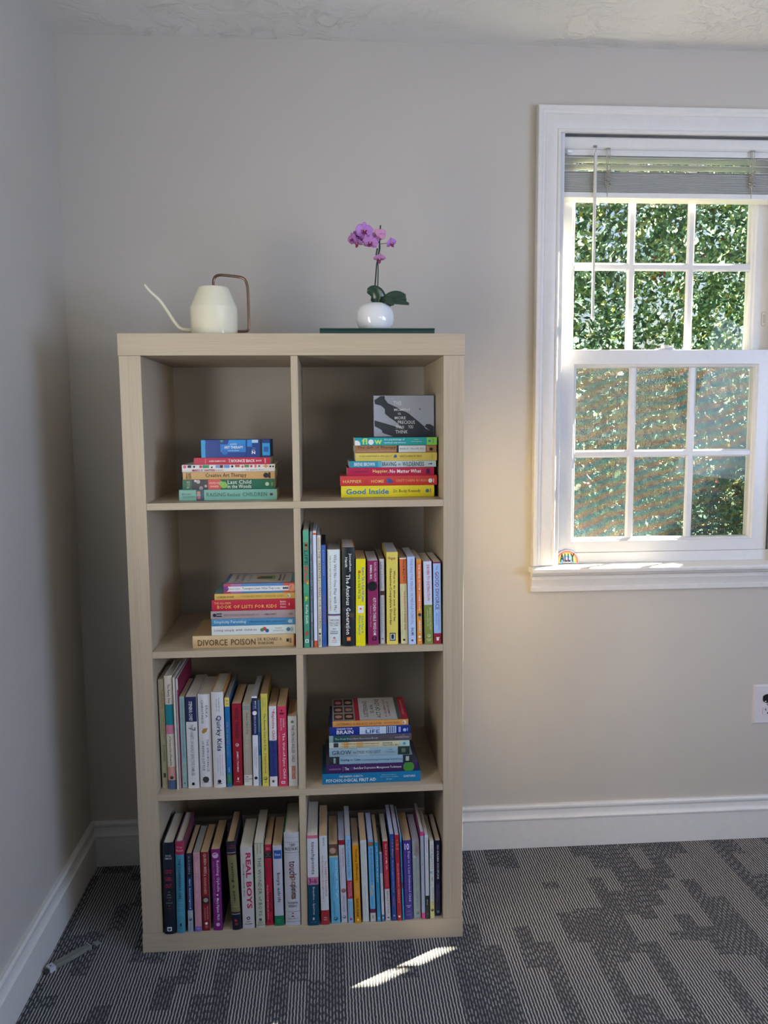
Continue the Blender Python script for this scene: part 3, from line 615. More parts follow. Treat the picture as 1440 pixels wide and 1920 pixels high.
('p','#93182c',PT,'#6c1424','red paperback with wide spaced black lettering',[('T','WILD THINGS',.05,.42,.32,.68,'#28181c',.014),('D',.5,.5,.2,'#c0a0a0'),('D',.5,.4,.1,'#93182c'),('T','JAMES | THOMAS',.58,.83,.38,.62,WH,.012),('R',.9,.93,.45,.6,WH),('R',.945,.952,.3,.7,'#d0a0a8')]),
('p','#a69c8e',PG,'#8c8478','greyish cream paperback with white library sticker',[('H','Natalie',.02,.045,.12,.8,'#2c88a8',.004),('H','Goldenberg',.05,.075,.05,.9,'#2c88a8',.004),('T','How to Talk to Your',.11,.37,.4,.68,'#3c4850',0),('T','Difficult Child',.38,.55,.3,.6,'#c0b8ac',0),('T','Emotional Healthy Important Stuff',.5,.85,.25,.45,'#c4bcb0',0),('B',.87,1,'#d2cfca'),('H','FAM',.885,.9,.1,.5,BK,.004),('H','650.874',.91,.93,.05,.95,BK,.004),('H','KAST',.94,.955,.1,.6,BK,.004)]),
('p','#d2d5de','#b4b4be','#c0c4d0','slim paperback with navy upper half',[('B',.02,.43,'#15224e'),('D',.185,.5,.42,WH),('T','SMART BUT',.05,.14,.55,.8,WH,.004),('T','SCATTERED',.05,.15,.22,.42,'#8c98c8',0),('T','EDUCATION',.22,.41,.35,.72,'#b8c0d8',.004),('T','THE REVOLUTIONARY APPROACH',.56,.8,.55,.72,'#5a6478',0),('T','FOR HELPING KIDS',.56,.78,.28,.42,'#5a6478',0),('D',.91,.5,.3,BK)]),
('p','#4a7cab',PT,'#37608c','very slim blue book with mid blue bands',[('B',.37,.64,'#24589a'),('B',.64,1,'#7ca4bc'),('T','Helping Your Child',.13,.3,.3,.7,'#b8cce0',0),('T','Bringing Families Back',.42,.58,.3,.7,'#c8d8ea',0),('T','The Connected Parent Program',.66,.95,.3,.7,'#2c4a68',0)]),
('p','#cfc45a','#a08468','#a89a4a','tall yellow paperback with dark green title',[('T','Elizabeth DuPont Spencer',.04,.19,.66,.8,'#3a5a48',0),('T','Robert L. DuPont',.04,.14,.42,.56,'#3a5a48',0),('T','Caroline M. DuPont',.04,.15,.18,.32,'#3a5a48',0),('T','The Anxiety Cure for Kids',.21,.61,.3,.72,'#1e5c50',.01),('T','A Guide for Parents',.64,.86,.4,.7,'#a03c40',.008),('D',.915,.5,.3,'#6a6a30'),('D',.915,.5,.22,'#cfc45a'),('R',.95,.957,.3,.7,'#6a6a30')]),
('p','#d6d4d8',PT,'#b8b4b8','paperback white with broad blue lower band',[('B',.425,.875,'#2c3a78'),('T','The',.03,.07,.55,.75,'#7a3c50',0),('T','Explosive Child',.07,.41,.3,.8,'#a8244c',.01),('T','Ross W. Greene, Ph.D.',.45,.85,.35,.7,'#141e44',.008),('R',.92,.95,.3,.6,'#4a4a50')]),
('p','#c8385c',PT,'#983050','bright pink paperback with white serif title',[('D',.05,.5,.1,'#4a1824'),('R',.075,.1,.25,.75,'#6a2034'),('T','Carol Stock',.15,.26,.6,.8,WH,0),('T','Kranowitz, M.A.',.15,.3,.3,.48,WH,0),('T','The Out-of-Sync Child',.33,.9,.45,.82,WH,.008),('T','Recognizing and Coping with Sensory Integration Dysfunction',.33,.9,.12,.26,'#e8b0bc',0),('R',.935,.965,.3,.72,WH),('R',.943,.957,.36,.66,'#9a6070')]),
('p','#d8dade',PT,'#c0c4c8','short white paperback with orange red lettering box',[('D',.08,.5,.17,'#5a8c58'),('D',.1,.5,.1,WH),('T','THE STRONG-WILLED CHILD',.13,.66,.38,.7,BK,.008),('R',.71,.9,.35,.75,'#b85c3c'),('T','DOBSON',.72,.89,.42,.68,'#e8d0c4',.006)]),
],
'4L':[
('h','#0e1826',PG,'#101a24','dark navy hardback with red capital title',[('H','RACHEL',.13,.15,.25,.75,'#b8b8b8',.006),('H','SIMMONS',.16,.18,.18,.8,'#b8b8b8',.006),('H','ODD',.29,.335,.2,.78,'#b02844',.008),('H','GIRL',.37,.415,.18,.8,'#b02844',.008),('H','OUT',.445,.49,.22,.78,'#b02844',.008),('H','THE',.53,.54,.42,.58,'#a8a8a8',0),('H','HIDDEN',.56,.572,.35,.65,'#a8a8a8',0),('H','CULTURE',.59,.602,.3,.7,'#a8a8a8',0),('H','OF',.62,.63,.45,.57,'#a8a8a8',0),('H','AGGRESSION',.65,.66,.2,.8,'#a8a8a8',0),('H','IN',.68,.69,.45,.55,'#a8a8a8',0),('H','GIRLS',.71,.72,.35,.65,'#b02844',0),('R',.92,.965,.28,.68,WH),('D',.943,.48,.13,'#0e1826'),('D',.943,.48,.07,WH)]),
('h','#4089a0',PG,'#6c3848','teal hardback with crimson top label',[('B',0,.145,'#a02448'),('H','Dr. Lisa',.055,.075,.2,.8,'#d8b8c4',.004),('H','Machoian',.09,.11,.12,.88,'#d8b8c4',.004),('T','THE DISAPPEARING GIRL',.19,.63,.3,.62,'#142c3c',.014),('H','LEARNING',.66,.67,.2,.8,'#8ab8c8',0),('H','THE',.69,.7,.35,.65,'#8ab8c8',0),('H','LANGUAGE',.715,.725,.2,.8,'#8ab8c8',0),('H','OF',.745,.755,.42,.6,'#8ab8c8',0),('H','TEENAGE',.77,.78,.25,.75,'#8ab8c8',0),('H','DEPRESSION',.795,.805,.15,.85,'#8ab8c8',0),('R',.89,.925,.4,.6,'#10202c'),('H','DUTTON',.94,.95,.28,.72,'#10202c',0)]),
('p','#1c3c6c',PT,'#142440','navy paperback with pale silver foot',[('B',0,.3,'#142338'),('T','KAYSEN',.04,.26,.3,.65,'#8898a8',.002),('T','Girl, Interrupted',.32,.7,.3,.7,WH,.006),('B',.72,1,'#98a4b0'),('D',.835,.5,.3,'#2c3c50'),('D',.835,.5,.2,'#98a4b0'),('T','VINTAGE',.88,.97,.4,.6,'#4a5866',0)]),
('p','#c08c98','#a0a098','#a08850','pink paperback with lavender foot',[('T','Elizabeth',.02,.09,.55,.75,'#7a4c94',0),('T','Hartley-Brewer',.02,.1,.2,.38,'#7a4c94',0),('T','RAISING CONFIDENT GIRLS',.12,.6,.28,.62,'#dcb4bc',.01),('B',.935,1,'#7c68b0'),('R',.955,.965,.3,.65,'#a894cc')]),
('p','#7e1420',PT,'#b8a898','dark red paperback with small portrait photo',[('T','QUEEN BEES',.02,.27,.3,.72,'#d8b8b4',.006),('T','& WANNABES',.28,.53,.3,.66,'#c8a09c',.002),('R',.565,.66,.05,.95,'#241c20'),('D',.605,.5,.33,'#98908c'),('D',.62,.45,.2,'#6c6462'),('T','ROSALIND',.69,.86,.6,.78,'#c09c9c',0),('T','WISEMAN',.7,.86,.25,.43,'#c09c9c',0),('D',.905,.5,.2,WH),('R',.93,.965,.3,.7,'#a05860')]),
('p','#721c6c',PT,'#1c1430','purple paperback with glossy white lettering',[('D',.075,.45,.35,'#c8a8c8'),('D',.075,.45,.25,'#721c6c'),('T','Reviving Ophelia',.14,.52,.45,.85,'#e4d0e0',.006),('T','SAVING THE SELVES OF ADOLESCENT GIRLS',.15,.65,.15,.3,'#b07cb0',0),('D',.56,.55,.1,WH),('T','Mary Pipher, Ph.D.',.6,.88,.35,.7,WH,.006),('D',.925,.5,.22,'#c8a8c8')]),
('h','#76734c',PT,'#20222c','leaning olive paperback with black ends',[('B',0,.15,'#151c2a'),('H','GUIDE',.04,.055,.3,.9,'#a03040',0),('H','RAISING',.065,.08,.2,.9,'#a03040',0),('B',.125,.13,'#b8bcc0'),('B',.15,.157,'#8a2c34'),('T','raising a son',.24,.67,.3,.68,'#161a1e',.014),('H','2nd',.7,.715,.3,.6,'#b0ac88',0),('H','edition',.725,.74,.2,.75,'#b0ac88',0),('B',.795,.8,'#8a2c34'),('B',.8,1,'#131a28'),('B',.818,.823,'#b8bcc0'),('D',.89,.45,.17,'#a03040'),('R',.92,.945,.3,.65,'#8a2c34')]),
('p','#bdbbb9',PG,'#a09e9c','white paperback with big crimson slab title',[('T','REAL BOYS',.07,.75,.42,.86,'#b01c50',.03),('T','WILLIAM POLLACK, PH.D.',.2,.61,.14,.28,'#28282c',.01),('D',.87,.5,.15,BK),('D',.87,.5,.08,'#bdbbb9'),('H','OWL',.905,.92,.3,.7,BK,.006),('H','BOOKS',.935,.95,.2,.8,BK,.006)]),
('p','#b6baa8',PG,'#a4a898','pale green paperback with red hairline ends',[('B',.02,.024,'#982c3c'),('T','MICHAEL',.03,.14,.6,.78,'#5a5c5c',0),('T','GURIAN',.03,.14,.25,.43,'#5a5c5c',0),('T','THE WONDER of BOYS',.18,.86,.32,.72,'#4c4c50',.002),('R',.89,.92,.35,.65,'#4a4c4c'),('R',.93,.936,.2,.8,'#6a6c6c'),('R',.945,.951,.2,.8,'#6a6c6c'),('B',.965,.97,'#982c3c')]),
('p','#a81838',PT,'#7c1430','crimson paperback with black title label',[('R',.04,.045,.2,.75,'#d898a4'),('R',.055,.06,.2,.75,'#d898a4'),('R',.085,.165,.05,.95,'#1c1c22'),('H','THE NEW YORK',.1,.108,.15,.85,'#a8a8a8',0),('H','TIMES',.12,.128,.3,.7,'#a8a8a8',0),('H','BESTSELLER',.14,.148,.15,.85,'#a8a8a8',0),('T','DAN KINDLON, PH.D.',.2,.4,.58,.75,'#34141c',0),('T','MICHAEL THOMPSON, PH.D.',.18,.42,.2,.36,'#34141c',0),('T','RAISING CAIN',.59,.83,.55,.82,'#2c141c',.01),('T','PROTECTING THE EMOTIONAL LIFE OF BOYS',.5,.92,.2,.38,'#e8c4cc',.002),('D',.95,.5,.14,'#5c1024')]),
('p','#b4b5c2',PT,'#a8a8b4','white paperback with blue square and green foot',[('R',.06,.165,.1,.95,'#20559c'),('H','Sax',.1,.125,.2,.85,WH,.004),('T','boys adrift',.34,.71,.3,.75,'#2c2c38',.008),('B',.875,1,'#14704c'),('H','BASIC',.92,.932,.22,.7,'#58a480',0),('H','BOOKS',.945,.957,.22,.7,'#58a480',0)]),
('h','#b9bac0',PG,'#1c6c54','thick tall white hardback with ruled lines',[('B',.05,.0525,'#8c9098'),('B',.1,.1025,'#50545c'),('H','T. BERRY',.115,.145,.35,.75,'#3c4450',.004),('H','BRAZELTON, M.D.',.155,.195,.06,.94,'#3c4450',.004),('B',.21,.2135,'#50545c'),('B',.24,.242,'#9ca0a8'),('T','touch',.3,.47,.32,.8,'#5c2434',.01),('T','points',.47,.71,.32,.8,'#8c5c38',.01),('T','points',.56,.71,.32,.8,'#34343c',.01),('B',.35,.352,'#a4a8ae'),('B',.5,.502,'#a4a8ae'),('B',.6,.602,'#a4a8ae'),('H','THE ESSENTIAL',.74,.765,.15,.85,'#3c4450',.004),('H','REFERENCE',.775,.8,.22,.78,'#3c4450',.004),('B',.845,.848,'#50545c'),('D',.865,.5,.05,'#7c1c3c'),('D',.895,.5,.05,'#7c1c3c'),('D',.9,.43,.03,'#28282c'),('D',.9,.57,.03,'#28282c'),('H','Addison-Wesley',.915,.935,.15,.85,'#5c2838',0),('B',.955,.958,'#50545c')]),
],
'4R':[
('p','#c8ccd4',PG,'#0c3448','paperback white above dark teal with pink label',[('B',0,.035,'#c86c84'),('T','touchpoints',.07,.43,.3,.7,'#34404c',.008),('B',.46,.545,'#b86c94'),('H','3-6',.475,.53,.1,.85,'#3c2450',.012),('B',.545,1,'#0a4058'),('T','Brazelton - Sparrow',.57,.88,.4,.65,'#c4ccd0',.006),('R',.91,.935,.42,.58,'#b8c4cc'),('H','DA CAPO',.955,.965,.25,.75,'#7890a0',0)]),
('p','#c6ccd0',PT,'#b0b4b8','white paperback with red foot',[('T','PRIVATE',.02,.11,.45,.65,'#3c4870',.006),('T','The PARENT BACKPACK',.28,.68,.6,.85,'#a84048',.004),('T','for Kindergarten through Grade 5',.22,.74,.22,.45,'#a84048',.004),('B',.835,1,'#9c2c34'),('H','TEN',.91,.925,.35,.7,'#d8b4b4',.004),('H','SPEED',.935,.95,.3,.75,'#d8b4b4',.004)]),
('p','#5fa9cc',PT,'#4c88a8','sky blue paperback with baby photo top',[('R',0,.165,0,1,'#5c4838'),('D',.08,.42,.36,'#a88c7c'),('D',.09,.38,.1,'#c4a898'),('D',.04,.9,.2,'#6c2c2c'),('R',.145,.165,0,1,'#b8b48c'),('T','Good Night, Sleep Tight',.2,.68,.6,.88,'#c8e0ec',.004),('T','THE SLEEP LADY',.36,.52,.32,.44,'#2c5c78',0),('R',.22,.7,.16,.19,'#3c7898'),('T','KIM WEST',.72,.88,.6,.8,'#8cc4dc',0),('T','JOANNE KENEN',.72,.9,.25,.42,'#2c5c78',.002),('D',.94,.5,.24,'#2c4c60'),('D',.94,.5,.17,'#5fa9cc')]),
('p','#b9bccc','#b6bcd8','#a8acbc','pale grey paperback with dark red top band',[('B',0,.06,'#8c1c2c'),('T','sleep solutions',.1,.32,.5,.82,'#8c3c4c',.006),('T','for your baby, toddler and preschooler',.13,.54,.15,.32,'#4c5468',0),('D',.61,.55,.4,'#8c5c60'),('D',.6,.4,.22,'#a87c80'),('T','ANN DOUGLAS',.67,.87,.38,.68,'#5c5c68',.002),('D',.93,.5,.3,'#5c5c68'),('D',.93,.5,.22,'#b9bccc')]),
('p','#86b3d4','#b8b8bc','#8c98b4','pale blue paperback with crimson label low down',[('T','The Connected Child',.04,.47,.3,.8,'#4868a0',.002),('B',.51,.72,'#a82444'),('T','Bring Hope and Healing',.53,.69,.58,.8,WH,.004),('T','to Your Adoptive Family',.53,.7,.22,.44,WH,.004),('T','Karyn B. Purvis, Ph.D.',.76,.92,.6,.8,'#2c4868',.004),('T','David R. Cross and Wendy Sunshine',.74,.94,.2,.4,'#2c4868',.004),('D',.955,.5,.25,'#a83848')]),
('p','#cb8c14',PT,'#a4a49c','mustard yellow paperback with bold black title',[('T','Thinking',.04,.21,.35,.75,'#34240c',.016),('T','Differently',.23,.45,.35,.78,'#34240c',.012),('T','An Inspiring Guide for',.48,.64,.62,.74,'#f0dca8',0),('T','Parents of Children with',.48,.66,.42,.54,'#f0dca8',0),('T','Learning Disabilities',.49,.62,.22,.34,'#f0dca8',0),('T','DAVID FLINK',.68,.92,.32,.7,'#34240c',.014),('R',.94,.965,.4,.65,'#f0dca8')]),
('p','#bfc6c6',PT,'#a8acac','whitish paperback with fine rows of script',[('T','When the School Says No... How to Get the Yes',.03,.52,.55,.7,'#5c6468',0),('T','Securing Special Education Services for Your Child',.03,.5,.28,.4,'#6c7478',0),('T','Vaughn Lauer, M.A., Ph.D.',.56,.93,.42,.62,'#5c6468',0)]),
('p','#55a4d0','#b4b8d4','#3c80a4','sky blue paperback with gold script word',[('R',.02,.07,.05,.95,'#7c5c40'),('R',.025,.055,.2,.5,'#c84c3c'),('R',.03,.05,.6,.85,'#5c7c3c'),('T','MOMS HOUSE, DADS HOUSE for',.1,.56,.35,.7,'#70305c',.006),('T','Kids',.55,.68,.15,.8,'#d8b054',.006),('T','ISOLINA RICCI',.71,.82,.35,.6,'#2c3c58',0),('B',.84,.89,'#5c1c44'),('B',.89,1,'#bcbcb8'),('R',.92,.96,.35,.65,'#8c8c88')]),
('p','#1c80ac',PT,'#185c80','blue paperback with white rounded lower case title',[('T','potty training boys the easy way',.05,.5,.35,.75,'#e0ecf0',.012),('T','Caroline Fertleman and Simone Cave',.58,.88,.35,.6,'#88c0d8',0),('B',.85,1,'#3c8cb0'),('R',.94,.965,.4,.65,'#a8ccdc')]),
('p','#bcc0cc',PG,'#8c90a0','short slim booklet with grey blue top',[('B',0,.29,'#7c8aa8'),('T','DON SHIFRIN The Bedtime Plan',.32,.72,.3,.7,'#6c7890',0),('B',.9,1,'#3c6c94'),('R',.93,.96,.4,.7,WH)]),
('p','#bcbcc0',PG,'#a0a0a4','paperback red above and white below',[('B',0,.6,'#a51c34'),('T','Get Out of My Life,',.03,.37,.35,.75,'#e4d4d8',.006),('T','but first could you drive me',.38,.56,.6,.74,'#d8a8b0',0),('T','and Cheryl to the mall?',.38,.57,.36,.5,'#d8a8b0',0),('T','Anthony E. Wolf, Ph.D.',.62,.92,.35,.75,'#34343c',.006),('R',.955,.97,.35,.75,'#34343c')]),
('p','#173f86','#bcc4e0','#14346c','tall royal blue paperback with gold and white title',[('T','1-2-3 Magic',.06,.27,.3,.8,'#b88c6c',.008),('T','Effective Discipline for Children 2-12',.3,.67,.35,.65,'#c0cce4',.004),('T','PHELAN',.72,.82,.38,.65,'#b06c5c',.006),('D',.94,.5,.24,'#8ca4d0')]),
('p','#a81c2c','#b8bcd4','#841824','tall red paperback with gold and white title',[('T','1-2-3',.06,.17,.3,.8,'#c89c4c',.008),('T','Magia',.18,.28,.3,.75,'#7c3468',.006),('T','Effective Discipline for Children 2-12',.33,.79,.35,.68,'#ecd0d4',.006),('T','PHELAN',.81,.9,.38,.65,'#6c2c5c',.004),('D',.95,.5,.26,WH)]),
('p','#2870a8','#a8b8bc','#205c88','very slim tall blue booklet',[('B',0,.08,'#4ca4d0'),('T','SCHOOL SUCCESS FOR KIDS',.16,.5,.3,.8,'#6cb4b0',.004),('R',.55,.62,.2,.9,'#6c2c4c'),('T','Diane Heacox',.78,.9,.3,.7,'#cce0e8',0),('B',.62,1,'#3088bc')]),
('p','#3e2f82',PT,'#302468','wide purple paperback with bold white title',[('H','10',.04,.12,.2,.75,'#e8e4f4',.02),('T','Days to a Less Distracted Child',.14,.77,.5,.82,'#dcd4ec',.012),('T','The Breakthrough Program that Gets Your Kids to Listen',.13,.77,.16,.27,'#a89cd0',0),('R',.82,.83,.2,.8,'#a89cd0'),('R',.84,.85,.35,.65,'#a89cd0'),('H','JEFFREY',.89,.91,.25,.75,'#8c80bc',0),('H','BERNSTEIN',.93,.95,.2,.8,'#8c80bc',0)]),
('p','#93a2a4','#bcbccc','#787c80','grey green paperback with brown patch like a map',[('R',0,.17,.3,1,'#8c8482'),('D',.17,.6,.3,'#8c8482'),('D',.2,.25,.2,'#a8b8c0'),('T','A WORLD OF',.04,.21,.5,.7,'#783c40',.002),('T','PARENTING: what works for kids and why',.22,.6,.4,.6,'#6c4448',0),('T','Todd Risley',.64,.88,.42,.62,'#50585c',0),('D',.935,.55,.2,'#2c3438'),('D',.935,.55,.13,'#93a2a4')]),
('p','#98a8b8','#c4c4bc','#943070','tall grey blue paperback with hot pink ends',[('B',0,.045,'#c83880'),('B',.93,1,'#c83880'),('T','Parenting from the Inside Out',.09,.4,.3,.7,'#a8a080',.002),('D',.37,.5,.16,'#c03c50')]),
('p','#c4c8d0',PG,'#a4a8b0','white paperback with black foot',[('T','The Smart But Scattered Kid:',.03,.21,.4,.7,'#343c44',.004),('T','Executive Skills and Reaching Potential',.24,.69,.35,.6,'#505860',0),('B',.72,1,'#1c1e22'),('T','Dawson',.77,.83,.35,.65,WH,.004),('R',.93,.95,.4,.65,'#7c7c80')]),
('p','#c6ccc8',PG,'#a8a888','paperback white above pale yellow below',[('T','THE REASON I JUMP',.04,.53,.3,.7,'#4c5c70',.006),('D',.2,.4,.3,'#9cb4c4'),('D',.4,.35,.35,'#7ca8c4'),('B',.78,1,'#c8c484'),('T','NAOKI HIGASHIDA',.6,.83,.55,.85,'#3c4c4c',.002),('T','The Inner Voice of a Boy',.54,.86,.2,.36,'#8c9090',0),('D',.89,.5,.36,'#22262c'),('D',.89,.5,.22,'#c8c484')]),
('p','#141a48','#c4bca8','#8c2c38','navy paperback with small green disc low down',[('T','NO-DRAMA DISCIPLINE',.06,.51,.35,.72,WH,.014),('T','DANIEL J. SIEGEL, M.D.',.58,.79,.55,.72,'#8c94bc',0),('T','TINA PAYNE BRYSON, PH.D.',.58,.82,.25,.42,'#8c94bc',0),('D',.945,.5,.28,'#4c9c98'),('D',.945,.5,.14,'#141a48')]),
]}
